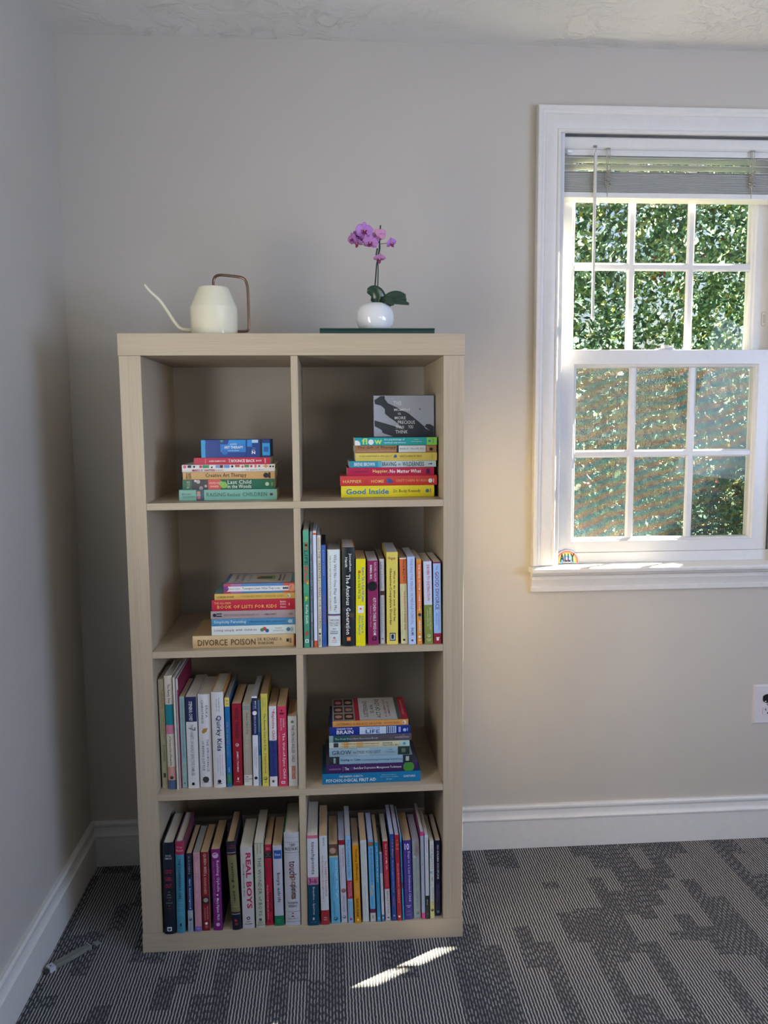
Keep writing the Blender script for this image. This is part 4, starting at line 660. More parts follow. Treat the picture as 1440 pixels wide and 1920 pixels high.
# lying books, bottom first: (x0,x1,thickness,depth,yaw, binding, spine, pages, sides, look, marks)  u runs left to right, v upward
STACK={
'1L':(.0526,1.1048,[
(.116,.346,.0259,.155,0,'p','#6fa697',PG,'#5c8f82','sage green book with dark capital title',[('T','BROOKS',.03,.12,.52,.68,'#2c4c48',.006),('T','GOLDSTEIN',.03,.16,.26,.42,'#2c4c48',.006),('R',.175,.255,0,1,'#34485c'),('D',.2,.72,.16,'#b87c5c'),('D',.2,.28,.16,'#b85c4c'),('R',.18,.22,.4,.6,'#6c9cb4'),('T','RAISING',.28,.475,.35,.72,'#24585c',.002),('T','Resilient',.495,.625,.35,.68,'#24585c',.002),('T','CHILDREN',.65,.9,.35,.72,'#24585c',.002),('R',.93,.96,.4,.62,'#3c2c48')]),
(.125,.341,.0238,.148,.4,'p','#17604a',PG,'#1c5040','dark green book with leaf and photo panel',[('T','LOUV',.045,.08,.1,.9,'#c0c8a8',.004),('R',.1,.275,0,1,'#34343c'),('D',.17,.8,.2,'#a8a8a8'),('D',.14,.9,.14,'#c0c0c0'),('D',.2,.15,.2,'#8c8c8c'),('D',.25,.35,.14,'#9c9c9c'),('R',.275,.415,0,1,'#c4524c'),('T','UPDATED AND',.29,.4,.55,.75,'#ecc8c0',0),('T','EXPANDED',.3,.39,.2,.4,'#ecc8c0',0),('D',.445,.45,.34,'#7cb050'),('D',.42,.6,.22,'#8cbc60'),('D',.47,.35,.22,'#6ca048'),('T','Last Child',.49,.745,.55,.92,'#dce4d4',.002),('T','in the Woods',.49,.745,.1,.48,'#dce4d4',.002),('D',.92,.5,.2,'#a8c4a8'),('T','Algonquin',.96,.985,.15,.85,'#a8bc60',0)]),
(.126,.342,.0176,.15,-.4,'p','#c19a63',PG,'#a88450','tan book with black sans serif title',[('T','GLADDING',.035,.05,.1,.9,BK,0),('T','MOORE',.06,.09,.1,.9,BK,0),('T','Creative Art Therapy',.245,.69,.15,.85,BK,.006),('D',.905,.5,.36,BK),('R',.93,.955,.1,.9,'#2c2820')]),
(.125,.343,.0174,.16,.3,'h','#dcdcd8',PG,'#d0d0cc','white journal with colourful doodles along upper edge',[('D',.03,.75,.22,'#d4607c'),('R',.06,.1,.6,.95,'#34343c'),('D',.13,.75,.16,'#2c3c6c'),('D',.2,.75,.2,'#b83c5c'),('R',.22,.29,.55,.95,'#3c8c5c'),('D',.32,.65,.12,'#202024'),('R',.36,.4,.55,.95,'#7c9cc4'),('R',.405,.44,.55,.95,'#5c2c34'),('R',.45,.51,.55,.95,'#6c8cc0'),('D',.54,.75,.16,'#202024'),('R',.57,.62,.65,.95,'#a85c4c'),('D',.65,.7,.16,'#c84c4c'),('R',.67,.72,.6,.95,'#5c8c4c'),('D',.745,.75,.16,'#b83c5c'),('R',.78,.8,.55,.95,'#d86c54'),('D',.83,.75,.14,'#8c3c5c'),('R',.87,.93,.68,.82,'#d88c4c'),('R',.89,.91,.55,.95,'#d88c4c'),('D',.95,.7,.13,'#202024'),('D',.98,.7,.13,'#202024'),('T','MAKE IT HAPPEN',.11,.35,.08,.42,'#b82c4c',.008),('T','journal',.36,.44,.1,.38,'#c47c8c',0),('T','by quinnie & co',.69,.88,.1,.4,'#8c8c8c',0)]),
(.153,.332,.0165,.125,-.3,'p','#b62444',PG,'#a02040','crimson book with white block lettering',[('R',.15,.153,.1,.9,'#e8c0c8'),('T','KAREN SALMANSOHN',.2,.41,.38,.62,WH,.002),('T','THE',.455,.475,.25,.8,WH,0),('T','BOUNCE BACK',.49,.8,.3,.72,WH,.014),('T','BOOK',.815,.89,.38,.64,WH,.006),('R',.925,.945,.15,.85,'#d88c9c')]),
(.171,.332,.0417,.11,0,'p','#123a84','#2c5c9c','#1c4c94','thick blue painted box with white lettering',[('R',0,.06,0,1,'#2c94cc'),('D',.03,.85,.14,'#2c94cc'),('R',.28,.65,.3,.75,'#1c78c0'),('D',.45,.75,.24,'#2488cc'),('D',.34,.3,.16,'#1c68b0'),('D',.3,.95,.09,'#3c8c70'),('R',.4,.65,.75,1,'#1c80c4'),('R',.67,.74,.6,1,'#2484c8'),('R',.74,.83,.82,1,'#a4c4dc'),('R',.65,.655,0,1,'#102858'),('T','GUIDED',.42,.52,.72,.79,WH,0),('T','ART THERAPY',.335,.61,.5,.65,WH,.012),('T','COLOR BREAK',.39,.55,.35,.42,'#c4dcec',.002),('T','N',.735,.785,.18,.36,WH,.03),('R',.735,.78,.4,.42,WH),('T','coloring',.74,.79,.48,.56,'#8cb0d8',0),('R',.89,1,.1,.8,'#2c98cc'),('R',.91,.98,.3,.6,'#1c5cac'),('R',.855,.885,0,1,'#0c1428')]),
]),
'1R':(.0786,1.1048,[
(.500,.728,.0286,.15,0,'h','#d9cc2e',PG,'#20242c','yellow hardback with blue rounded title',[('T','Good Inside',.055,.51,.28,.75,'#2878a0',.02),('T','Dr. Becky Kennedy',.56,.85,.32,.68,'#4c4420',.002),('D',.925,.52,.16,'#2c6c8c'),('R',.955,.965,.35,.7,'#8c8430')]),
(.498,.735,.0240,.155,.5,'h','#c83c3c',PG,'#a85048','coral red hardback with small pale title',[('T','HAPPIER',.03,.22,.28,.6,'#e0bc7c',.006),('T','AT',.255,.285,.32,.58,'#7c2c34',.002),('T','HOME',.32,.45,.28,.6,'#e0bc7c',.008),('D',.5,.5,.26,'#44508c'),('D',.53,.4,.16,'#44508c'),('T','GRETCHEN RUBIN',.57,.895,.35,.6,'#e0a46c',.004),('D',.93,.45,.22,WH),('R',.96,.97,.25,.65,'#ecc4c0')]),
(.515,.728,.0200,.14,-.5,'p','#b01c48',PG,'#0e1018','crimson book with yellow and white title',[('T','TAL BEN-SHAHAR, PHD',.055,.24,.38,.6,'#5c1c54',.008),('T','Happier,',.295,.475,.25,.75,'#e8cc7c',.01),('T','No Matter What',.49,.85,.3,.75,WH,.014),('R',.91,.95,.2,.78,'#3c1c50')]),
(.521,.733,.0155,.15,.3,'p','#b6ccd4',PG,'#4c8c9c','pale blue book with turquoise left end',[('R',0,.33,0,1,'#2c90ac'),('R',.33,.37,0,1,'#5ca8bc'),('T','BRENE BROWN',.055,.29,.22,.8,WH,.008),('T','BRAVING',.375,.54,.15,.85,'#22344c',.008),('T','the',.56,.59,.25,.75,'#4c5c70',0),('T','WILDERNESS',.61,.86,.15,.85,'#22344c',.008),('R',.91,.95,.45,.55,BK),('D',.945,.5,.12,BK)]),
(.536,.735,.0197,.14,-.2,'p','#cfbd5c',PG,'#b0a048','mustard yellow book with dark blue bird',[('T','THE HAPPINESS PROJECT',.045,.45,.45,.68,'#54542c',.006),('D',.49,.58,.2,'#34688c'),('D',.48,.5,.12,'#34688c'),('T','GRETCHEN RUBIN',.535,.81,.45,.7,'#54542c',.006),('T','Or Why I Spent a Year Trying to Sing in the Morning Clean My Closets Fight Right',.045,.81,.25,.33,'#6c6438',0),('R',.94,.945,.15,.8,'#8c8440')]),
(.535,.734,.0180,.145,.2,'p','#98704c',PG,'#b0a898','brown book with grey author panel',[('T','The Gift of Therapy',.03,.5,.48,.92,'#20180f',.002),('T','An Open Letter to a New Generation of Therapists and Their Patients',.03,.5,.15,.32,'#e0d4c0',0),('R',.51,.535,0,1,'#20242c'),('R',.535,.865,.05,.95,'#c4ccd0'),('T','IRVIN D. YALOM, M.D.',.55,.855,.35,.65,'#3c4448',0),('D',.935,.45,.22,'#20180f'),('R',.89,.9,.2,.8,'#c8a888')]),
(.535,.735,.0190,.14,0,'p','#1c9ca0',PG,'#28665c','turquoise book with lime green lettering',[('D',.02,.15,.5,WH),('T','fl',.085,.15,.12,.92,'#b8dc68',.02),('D',.195,.42,.36,'#dce4e4'),('T','w',.235,.33,.12,.72,'#b8dc68',.02),('T','the psychology of',.355,.605,.58,.85,WH,.008),('T','optimal experience',.355,.62,.18,.45,WH,.008),('T','mihaly',.72,.775,.65,.78,WH,0),('T','csikszentmihalyi',.68,.815,.38,.52,WH,.002),('R',.875,1,0,1,'#84cc60'),('D',.91,.52,.16,'#1c80a4'),('R',.95,.96,.2,.85,'#5c9c50')]),
]),
'2L':(.0211,.7538,[
(.142,.383,.0303,.165,0,'h','#c3a97e',PG,'#a0845c','thick tan hardback with large brown capitals',[('T','DIVORCE',.05,.34,.22,.72,'#644834',.012),('T','POISON',.375,.615,.22,.72,'#644834',.012),('T','DR. RICHARD A.',.635,.88,.52,.78,'#5c4834',.008),('T','WARSHAK',.635,.8,.22,.46,'#5c4834',.006),('R',.92,.945,.4,.65,'#2c2820'),('R',.95,.97,.3,.7,'#8c7454'),('R',.99,1,0,1,'#a8682c')]),
(.187,.3856,.0225,.15,.3,'p','#cfdcd8',PG,'#b0b8b4','white book with scattered red letters and emblem',[('T','Living simply with children',.03,.535,.35,.68,'#a03c54',.006),('D',.6,.5,.2,'#4c8c54'),('D',.63,.62,.2,'#b84444'),('D',.66,.4,.2,'#34588c'),('T','MARIE',.755,.835,.58,.75,'#c09c8c',0),('T','SHERLOCK',.73,.86,.3,.46,'#c09c8c',0),('D',.915,.5,.22,'#4c7c9c'),('R',.94,.97,.25,.75,'#a4b4b8')]),
(.187,.3856,.0168,.15,-.2,'p','#4688b4',PG,'#3c7098','sky blue book with cream title',[('T','Simplicity Parenting',.03,.41,.25,.8,'#cce0e4',.006),('T','KIM JOHN PAYNE, M.ED., with LISA ROSS',.45,.88,.35,.65,'#1c3c54',.002),('D',.935,.5,.28,'#a8c8dc'),('R',.955,.965,.2,.8,'#a8c8dc')]),
(.186,.3856,.0195,.15,.3,'p','#a39395',PG,'#2c6468','mauve grey book with faint lettering',[('D',.045,.5,.22,'#1c2434'),('R',.065,.13,.58,.74,'#2c3444'),('R',.065,.13,.28,.44,'#2c3444'),('T','MARCIA KESSLING EVERYTHING BUILT IN',.155,.57,.35,.6,'#7c6c74',0),('T','CARRIE LEITRIGHT',.63,.78,.38,.6,'#3c3c4c',0),('R',.92,.97,.5,.56,'#5c4c54'),('R',.93,.965,.38,.44,'#5c4c54')]),
(.189,.3856,.0265,.15,-.2,'p','#b8203c',PG,'#8c1c34','thick red book with golden capital title',[('T','THE ALL-NEW',.03,.23,.62,.8,'#e4b45c',.006),('T','BOOK OF LISTS FOR KIDS',.065,.78,.2,.52,'#e4b45c',.012),('T','Sandra',.82,.89,.68,.85,WH,.004),('T','& Harry',.82,.89,.43,.6,WH,.004),('T','Choron',.82,.89,.18,.35,WH,.004),('R',.925,.935,.4,.6,'#e8c0c8'),('R',.95,.955,.15,.85,'#8c142c')]),
(.196,.3856,.0150,.145,.2,'p','#d0aa58',PG,'#608c94','golden yellow book with spaced dark letters',[('T','LOREN POPE',.03,.24,.3,.6,'#3c3420',.002),('T','COLLEGES THAT CHANGE LIVES',.32,.86,.35,.65,'#8c7434',.002),('D',.925,.5,.32,'#e0d4bc'),('D',.925,.5,.2,'#4c4434')]),
(.218,.3856,.0235,.135,0,'p','#4c84b8',PG,'#b86c7c','patterned pink and blue book with white label',[('R',0,.1,0,1,'#b8405c'),('D',.03,.5,.3,'#7c3c84'),('R',.1,.25,0,1,'#a06c9c'),('R',.84,1,0,1,'#cc5c54'),('D',.96,.5,.4,'#e0a080'),('D',.96,.5,.25,'#cc4c54'),('R',.035,.945,.2,.72,'#dcdcdc'),('T','MARIA KEMP',.06,.23,.38,.55,'#8c8c8c',0),('T','Teenagers Learn What They Love',.26,.79,.32,.62,'#2c3c54',.004),('R',.83,.925,.38,.56,'#3c4c70'),('CR',.0,1.,.03,.97,'#8a6c8c'),('CR',.02,.94,.05,.92,'#b8b4ac'),('CR',.0,.05,.1,.9,'#4c6c8c'),('CR',.94,1,.1,.9,'#508c98'),('CT','English',.12,.18,.2,.8,'#4c5450'),('CT','Teaching',.2,.28,.12,.85,'#4c5450'),('CT','Passion',.32,.36,.2,.8,'#a87c7c'),('CR',.46,.7,.35,.68,'#8ca04c'),('CR',.48,.66,.42,.6,'#3c5c3c'),('CR',.44,.52,.4,.55,'#904030'),('CT','Maria',.75,.79,.2,.8,'#4c5450'),('CT','Kemp',.81,.85,.2,.8,'#4c5450')]),
]),
'3R':(.0231,.4022,[
(.444,.687,.0268,.185,0,'p','#0b6d9c',PG,'#0a4c6c','wide teal blue book with white capitals',[('T','THE PARENTS GUIDE TO',.17,.41,.62,.8,WH,.002),('T','PSYCHOLOGICAL FIRST AID',.04,.545,.18,.5,WH,.01),('T','Shannon La Greca,',.6,.75,.68,.8,'#a8d0e0',0),('T','Moorehouse-Giaughta',.59,.77,.48,.6,'#a8d0e0',0),('T','& Lazer',.65,.71,.26,.4,'#a8d0e0',0),('T','OXFORD',.825,.945,.45,.65,WH,.006)]),
(.454,.680,.0224,.165,.4,'p','#3b1c54',PG,'#4c4c64','dark purple book with green disc on spine',[('T','ANDERSON MD',.03,.16,.4,.58,'#a890b8',0),('R',.18,.183,.2,.8,'#a890b8'),('T','The',.2,.245,.35,.68,WH,.008),('T','10',.255,.29,.35,.68,'#5458a8',.008),('T','Best-Ever Depression Management Techniques',.3,.82,.35,.68,WH,.006),('D',.9,.5,.62,'#3c8434'),('T','x',.875,.895,.4,.65,WH,.01),('R',.915,.925,.2,.8,'#a8d098')]),
(.462,.6665,.0200,.15,-.3,'p','#88a8bc',PG,'#90a8b0','mottled pale blue book with black ends',[('R',0,.12,0,1,'#242c30'),('R',.885,1,0,1,'#242c30'),('R',.92,.96,.2,.8,'#a0b0b4'),('R',.05,.075,.15,.85,'#8c9898'),('T','Getting to Calm',.13,.37,.35,.72,'#1c3440',.01),('T','Cool-Headed Strategies for Parenting Tweens & Teens',.385,.875,.35,.62,'#24404c',.002)]),
(.462,.6595,.0212,.15,.5,'p','#8ca8b4',PG,'#8c9498','grey blue book with wide dark capitals',[('R',.35,.5,0,1,'#9cb4bc'),('T','GROW',.035,.275,.25,.75,'#24384c',.002),('T','the',.295,.335,.35,.6,'#34485c',0),('T','TREE YOU GOT',.345,.64,.3,.65,'#34485c',.002),('T','TOM',.735,.785,.58,.74,'#4c6474',0),('T','STURGES',.705,.815,.3,.46,'#4c6474',0),('R',.855,1,0,1,'#22342c'),('R',.9,.95,.25,.75,'#5c7064')]),
(.462,.6595,.0150,.15,-.3,'p','#c2c09c',PG,'#a8a898','cream and pale green book',[('R',0,.13,0,1,'#bcc8c4'),('R',.055,.115,.15,.9,'#343c40'),('R',.18,.24,0,1,'#cc9c64'),('R',.34,.42,0,1,'#c8a46c'),('R',.88,1,0,1,'#a8c4c4'),('T','The childhood roots of adult happiness',.15,.62,.5,.85,'#8c3438',.006),('T','Five steps to help kids create and sustain lifelong joy',.15,.61,.15,.35,'#4c5454',0),('T','EDWARD M.',.665,.79,.55,.8,'#34403c',.006),('T','HALLOWELL, M.D.',.665,.87,.18,.42,'#34403c',.006),('D',.935,.5,.25,'#4c94a0')]),
(.462,.6645,.0175,.145,.3,'p','#504c54',PG,'#44444c','dark mottled grey book with teal left end',[('R',0,.07,0,1,'#7c9c9c'),('R',.05,.25,0,1,'#1c4c50'),('D',.9,.7,.22,'#6c5c60'),('D',.75,.4,.18,'#5c545c'),('D',.82,.3,.18,'#4c4048'),('T','The Dual Disorders Recovery Book',.07,.59,.3,.62,'#c0cccc',.006),('T','HAZELDEN',.8,.97,.35,.62,'#bcb4b8',0)]),
(.464,.6615,.0210,.15,-.3,'p','#122c84',PG,'#142868','royal blue book with white central panel',[('R',.37,.7,.05,.95,'#b8c8dc'),('T','CHANGE YOUR',.085,.28,.68,.88,WH,.006),('T','BRAIN',.085,.29,.15,.6,WH,.012),('T','CHANGE YOUR',.445,.62,.68,.88,'#1c3484',.006),('T','LIFE',.445,.62,.15,.6,'#1c3484',.014),('R',.71,.825,.1,.95,'#a8bcd0'),('R',.72,.735,.15,.9,'#1c2c54'),('R',.745,.76,.15,.9,'#5c74a0'),('R',.77,.785,.15,.9,'#4c6498'),('R',.795,.81,.15,.9,'#5c74a0'),('R',.855,.865,.2,.85,'#a8bce4'),('R',.87,.88,.2,.85,'#a8bce4'),('D',.93,.45,.2,'#a8bce4'),('R',.96,.97,.3,.7,'#8ca4dc')]),
(.471,.6570,.0150,.16,0,'p','#c98c4c',PG,'#a88054','orange spined book with portrait photo cover',[('T','LISTENING IS AN ACT OF LOVE',.055,.64,.3,.65,'#543420',.002),('T','DAVE ISAY, EDITOR',.68,.88,.35,.62,'#543420',.002),('D',.945,.5,.36,'#d8c8ac'),('D',.945,.5,.25,'#3c3430'),('CR',0,.3,0,1,'#8c8880'),('CR',.02,.14,.05,.3,'#5c3c34'),('CR',.02,.14,.36,.62,'#4c3034'),('CR',.02,.14,.68,.96,'#701c2c'),('CR',.16,.28,.05,.3,'#3c2824'),('CR',.16,.28,.36,.62,'#5c444c'),('CR',.16,.28,.68,.96,'#34241c'),('CD',.08,.18,.045,'#b8907c'),('CD',.08,.48,.045,'#b08874'),('CD',.08,.8,.045,'#b88c78'),('CD',.22,.18,.045,'#b08470'),('CD',.22,.48,.045,'#a47c6c'),('CD',.22,.8,.045,'#b48874'),('CR',.3,.36,0,1,'#a4283c'),('CR',.36,.86,0,1,'#b8b8b4'),('CT','LISTENING',.42,.48,.15,.85,'#4c3c38'),('CT','IS AN',.51,.56,.3,.65,'#4c3c38'),('CT','ACT OF LOVE',.59,.65,.08,.92,'#4c3c38'),('CT','A CELEBRATION',.7,.73,.1,.9,'#905048'),('CT','of AMERICAN LIFE',.75,.78,.15,.8,'#905048'),('CR',.86,.91,0,1,'#545c5c'),('CR',.91,1,0,1,'#ac2c40'),('CT','STORYCORPS',.94,.965,.2,.85,'#d8a8ac')]),
])}

NAME = {'2R': 'second right shelf', '3L': 'third left shelf', '4L': 'bottom left shelf', '4R': 'bottom right shelf'}
for key, base in (('2R', .7535), ('3L', .402), ('4L', .0499), ('4R', .0499)):
    for i, ((x0, x1, y, h, t0, t1, dep), sp) in enumerate(zip(ROWS[key], SPEC[key])):
        T = x1 - x0 - .0008; dx = (t0 + t1 - x0 - x1) / 2; lean = math.atan2(dx, h)
        pos = ORD[i] + ' from left' if i < len(SPEC[key]) - 1 else 'far right end'
        make_book(((x0 + x1) / 2, y, base + .0003 + T / 2 * abs(math.sin(lean))), (0, math.pi / 2 + lean, 0), h, T, dep, sp, -h, -T / 2,
                  f'{sp[4]}, {pos}, {NAME[key]}', 'books standing in the ' + NAME[key])
SN = {'1L': 'top left', '1R': 'top right', '2L': 'second left', '3R': 'third right'}
for key, (y, z, items) in STACK.items():
    n = len(items); zz = z
    for i, (x0, x1, T, D, yaw, *sp) in enumerate(items):
        pos = 'bottom' if i == 0 else 'topmost' if i == n - 1 else ORD[i] + ' up'
        nm = 'craft_box' if 'box' in sp[4] else 'book'
        b = make_book(((x0 + x1) / 2, y + (.001 if i else 0), zz + .0003), (0, 0, math.radians(yaw)), x1 - x0, T - .0004, D, sp, -(x1 - x0) / 2, 0,
                  f'{sp[4]}, {pos} of the stack, {SN[key]} shelf', 'books lying in the ' + SN[key] + ' compartment')
        if nm == 'craft_box': b.name = nm; b['category'] = 'box'
        zz += T + .0001
    STACK[key] = zz

# ---- small canvas print standing on the top right stack
cp = empty('canvas_print', (.660, .135, STACK['1R'] + .0003), (math.radians(-3), 0, 0), label='small grey canvas print with hand lettering standing on the top right book stack', cat='print')
m = MB(); cw, chh = .153, .1035
m.box(-cw/2, cw/2, 0, .012, 0, chh, plain('#2c3038', .6)); 
def mat_concrete():
    m_, t, b = new_mat('printed_concrete'); v = coords(t)
    t.links.new(ramp(t, noise(t, v, 900, 2, .7), [(.3, '#8d96a9'), (.7, '#b4bccd')]), b.inputs['Base Color']); b.inputs['Roughness'].default_value = .5; return m_
m.add([(-cw/2+.001, -.0002, .001), (cw/2-.001, -.0002, .001), (cw/2-.001, -.0002, chh-.001), (-cw/2+.001, -.0002, chh-.001)], [(0,1,2,3)], mat_concrete())
dk = plain('#2f3743', .5)
def poly(pts, mat, off): m.add([(-cw/2 + a*cw, -off, (1-b)*chh) for a, b in pts], [tuple(range(len(pts)))], mat)
poly([(.02,.12),(.08,.06),(.12,.02),(.19,.02),(.19,.09),(.24,.19),(.38,.29),(.58,.44),(.76,.66),(.83,.75),(.86,.73),(.86,.70),(.93,.70),(.99,.75),(.99,.99),(.32,.99),(.22,.94),(.14,.90),(.14,.84),(.02,.82),(.02,.60),(.18,.67),(.34,.74),(.50,.83),(.36,.63),(.26,.53),(.19,.44),(.19,.33),(.13,.25),(.03,.21)], dk, .0004)
poly([(.02,.74),(.12,.82),(.15,.90),(.22,.95),(.3,.99),(.01,.99)], mat_concrete(), .0006)
poly([(.85,.80),(.83,.75),(.86,.78),(.93,.86)], mat_concrete(), .0006)
m.add([(-cw/2+.765*cw+.0018*math.cos(i), -.0006, .66*chh+.0018*math.sin(i)) for i in range(6)], [tuple(range(6))], dk)
for s, a, b, c, d in (('THIS', .33, .46, .14, .24), ('MOMENT', .34, .61, .32, .38), ('IS', .405, .45, .42, .47), ('MORE', .35, .53, .51, .58), ('PRECIOUS', .40, .68, .61, .69), ('THAN', .36, .50, .73, .80), ('YOU', .57, .65, .72, .80), ('THINK', .36, .56, .84, .92)):
    g, fc = glyphs(s, 0.006); m.add([(-cw/2 + (a + u*(b-a))*cw, -.0009, chh*(1 - d + v*(d-c))) for u, v in g], fc, plain('#dfe6ee', .5))
m.build('canvas', cp)
# ================================================================ ON TOP
ZT_ = BH
# watering can
cx, cy = .2065, .080
wc = empty('watering_can', (cx, cy, ZT_), label='cream watering can with thin curved spout and copper handle on the bookcase', cat='watering can')
mcr = plain('#ddd9c2', .08, 0, .6, .01)
m = MB(); m.lathe([(.0001, .0005), (.053, .0005), (.0545, .002), (.0550, .0645), (.0545, .0675), (.0362, .1115), (.0345, .1135), (.0315, .1140), (.0300, .1130), (.0300, .105)], mcr, (0, 0, 0), 72, False); m.build('can_body', wc, smooth=True, sharp=17)
m = MB(); sp_ = smooth_path([(.0486-cx, 0, .1195), (.0609-cx, 0, .104), (.0818-cx, 0, .084), (.0997-cx, 0, .058), (.1162-cx, 0, .032), (.1303-cx, 0, .0185), (.1545-cx, 0, .0150)])
n_ = len(sp_); m.tube(sp_, [.0028 + .0022*(i/(n_-1)) for i in range(n_)], mcr, 16); m.build('spout', wc, smooth=True)
mco = plain('#7c6558', .28, .85, .5, .02)
m = MB(); hp = [(.0005, 0, .100), (.0005, 0, .116), (.0015, 0, .131), (.006, 0, .139), (.015, 0, .1425), (.030, 0, .142), (.058, 0, .139), (.069, 0, .136), (.076, 0, .129), (.0795, 0, .116), (.0805, 0, .100), (.0810, 0, .060), (.0808, 0, .026), (.079, 0, .017), (.073, 0, .0135), (.050, 0, .0130)]
m.tube(smooth_path(hp, 6), .0032, mco, 14); m.build('handle', wc, smooth=True)
# dark green book under the vase
gb = empty('book', (.589, .035, ZT_), label='dark green hardback lying flat under the white orchid vase', cat='book')
gr = plain('#2e4b45', .35)
m = MB(); m.prism([(0, .0025), (.004, .0005), (.14, .0005), (.14, .0020), (.006, .0020), (.0055, .0128), (.14, .0128), (.14, .0158), (-.001, .0158), (-.004, .0150), (-.005, .0138), (-.004, .0122), (.001, .0118)], -.1345, .1345, gr, 0); m.build('cover', gb, smooth=True)
m = MB(); m.box(-.131, .131, .0062, .137, .0022, .0126, mat_pages('#2c4640')); m.build('page_block', gb)
# vase with orchid
vz = ZT_ + .0162; vx, vy = .5875, .095
vs_ = empty('vase', (vx, vy, vz), label='round glossy white vase holding the orchid', cat='vase')
prof = [(.0001, .001), (.034, .001), (.0375, .0025), (.0425, .012), (.0452, .024), (.0455, .033), (.0440, .043), (.0400, .053), (.0330, .0605), (.0262, .0640), (.0245, .0640), (.0240, .0625), (.0300, .058), (.0380, .048), (.0400, .036)]
m = MB(); m.lathe(prof, plain('#dde0e2', .05, 0, .6, .005), (0, 0, 0), 72, False); m.build('vase_body', vs_, smooth=True)
orc = empty('orchid', (vx, vy, vz + .036), label='small pink-purple moth orchid with dark leaves in the white vase', cat='plant')
def orb(mb, name, par=None, **k):
    par = par or orc; o = mb.build(name, par, **k); w = Vector((0, 0, 0)); q = par
    while q: w += q.location; q = q.parent
    o.location = -w; return o
m = MB(); m.lathe([(.0001, .0), (.034, .0), (.036, .010), (.030, .018), (.0001, .021)], plain('#3c2c20', .95, 0, .1, .3), (vx, vy, vz + .036), 24, False); orb(m, 'potting_bark')
yo = vy + .004
def Q(x, z, dy=0): return (x, yo + dy, z)
m = MB(); m.tube([Q(.5835, vz+.050), Q(.5882, 1.6124), Q(.5923, 1.661), Q(.5988, 1.6972), Q(.6024, 1.7537)], .0016, plain('#141a20', .4), 10); orb(m, 'support_stake')
mst = plain('#2c3a26', .5)
m = MB(); m.tube(smooth_path([Q(.5965, vz+.050, .004), Q(.595, 1.6064, .004), Q(.5962, 1.6489, .003), Q(.5958, 1.6746, .003), Q(.6005, 1.6972, .003), Q(.6002, 1.7117, .003), Q(.594, 1.7164, 0), Q(.578, 1.7235, -.004), Q(.565, 1.7175, -.005), Q(.556, 1.7120, -.006), Q(.5494, 1.7185, -.006), Q(.5397, 1.7250, -.006)]), .0013, mst, 8)
m.tube([Q(.5996, 1.7111, .002), Q(.608, 1.7112, 0), Q(.6215, 1.7125, -.002)], .0009, plain('#8a6a74', .5), 8)
m.tube([Q(.5945, 1.700), Q(.5925, 1.690), Q(.5915, 1.680)], .0022, mst, 8); m.tube(smooth_path([Q(.556, 1.712, -.006), Q(.563, 1.705, -.008), Q(.570, 1.707, -.01)]), .0008, plain('#7c8a58', .5), 8); orb(m, 'flower_stem', smooth=True)
def leafmat():
    m_, t, b = new_mat('orchid_leaf'); v = coords(t, (1, 1, 1))
    t.links.new(ramp(t, noise(t, v, 45, 2), [(.3, '#22382c'), (.7, '#2f4a36')]), b.inputs['Base Color']); b.inputs['Roughness'].default_value = .28; return m_
ML = leafmat()
def leaf(pts, w, roll=0.0, name='leaf'):
    m = MB(); P = smooth_path(pts, 6); n = len(P); vs = []; fs = []; K = 6
    for i, p in enumerate(P):
        t = i/(n-1); d = (P[min(i+1, n-1)] - P[max(i-1, 0)]).normalized()
        side = d.cross(Vector((0, 0, 1))); side = side.normalized() if side.length > .05 else Vector((0, 1, 0))
        side = (Matrix.Rotation(roll, 3, d) @ side); nn = side.cross(d).normalized()
        ww = w * (math.sin(math.pi * min(1, (t*.82 + .14))) ** .6)
        for k in range(K+1):
            u = k/K*2-1; vs.append(p + side*u*ww + nn*abs(u)**1.5*ww*.28)
    for i in range(n-1):
        for k in range(K): a = i*(K+1)+k; fs.append((a, a+1, a+K+2, a+K+1))
    m.add(vs, fs, ML); o = orb(m, name, smooth=True); q = o.modifiers.new('thick', 'SOLIDIFY'); q.thickness = .0012; return o
leaf([(.602, yo, vz+.050), (.598, yo-.004, 1.5830), (.586, yo-.006, 1.5975), (.5690, yo-.004, 1.6010)], .0170, 1.25)
leaf([(.588, yo+.004, vz+.050), (.585, yo+.006, 1.5700), (.590, yo+.012, 1.5830), (.592, yo+.018, 1.5900)], .013, 1.3)
leaf([(.598, yo, vz+.048), (.615, yo-.002, 1.5740), (.638, yo+.004, 1.5890), (.6630, yo+.006, 1.5900)], .0150, 1.15)
leaf([(.600, yo+.006, vz+.048), (.622, yo+.010, 1.5760), (.645, yo+.014, 1.5840), (.6650, yo+.016, 1.5815)], .0140, 1.0)
leaf([(.596, yo-.006, vz+.048), (.608, yo-.012, 1.5735), (.632, yo-.012, 1.5745), (.6690, yo-.010, 1.5690)], .0120, .9)
leaf([(.598, yo-.010, vz+.048), (.606, yo-.018, 1.5740), (.618, yo-.024, 1.5740), (.6310, yo-.028, 1.5640)], .0120, .9)
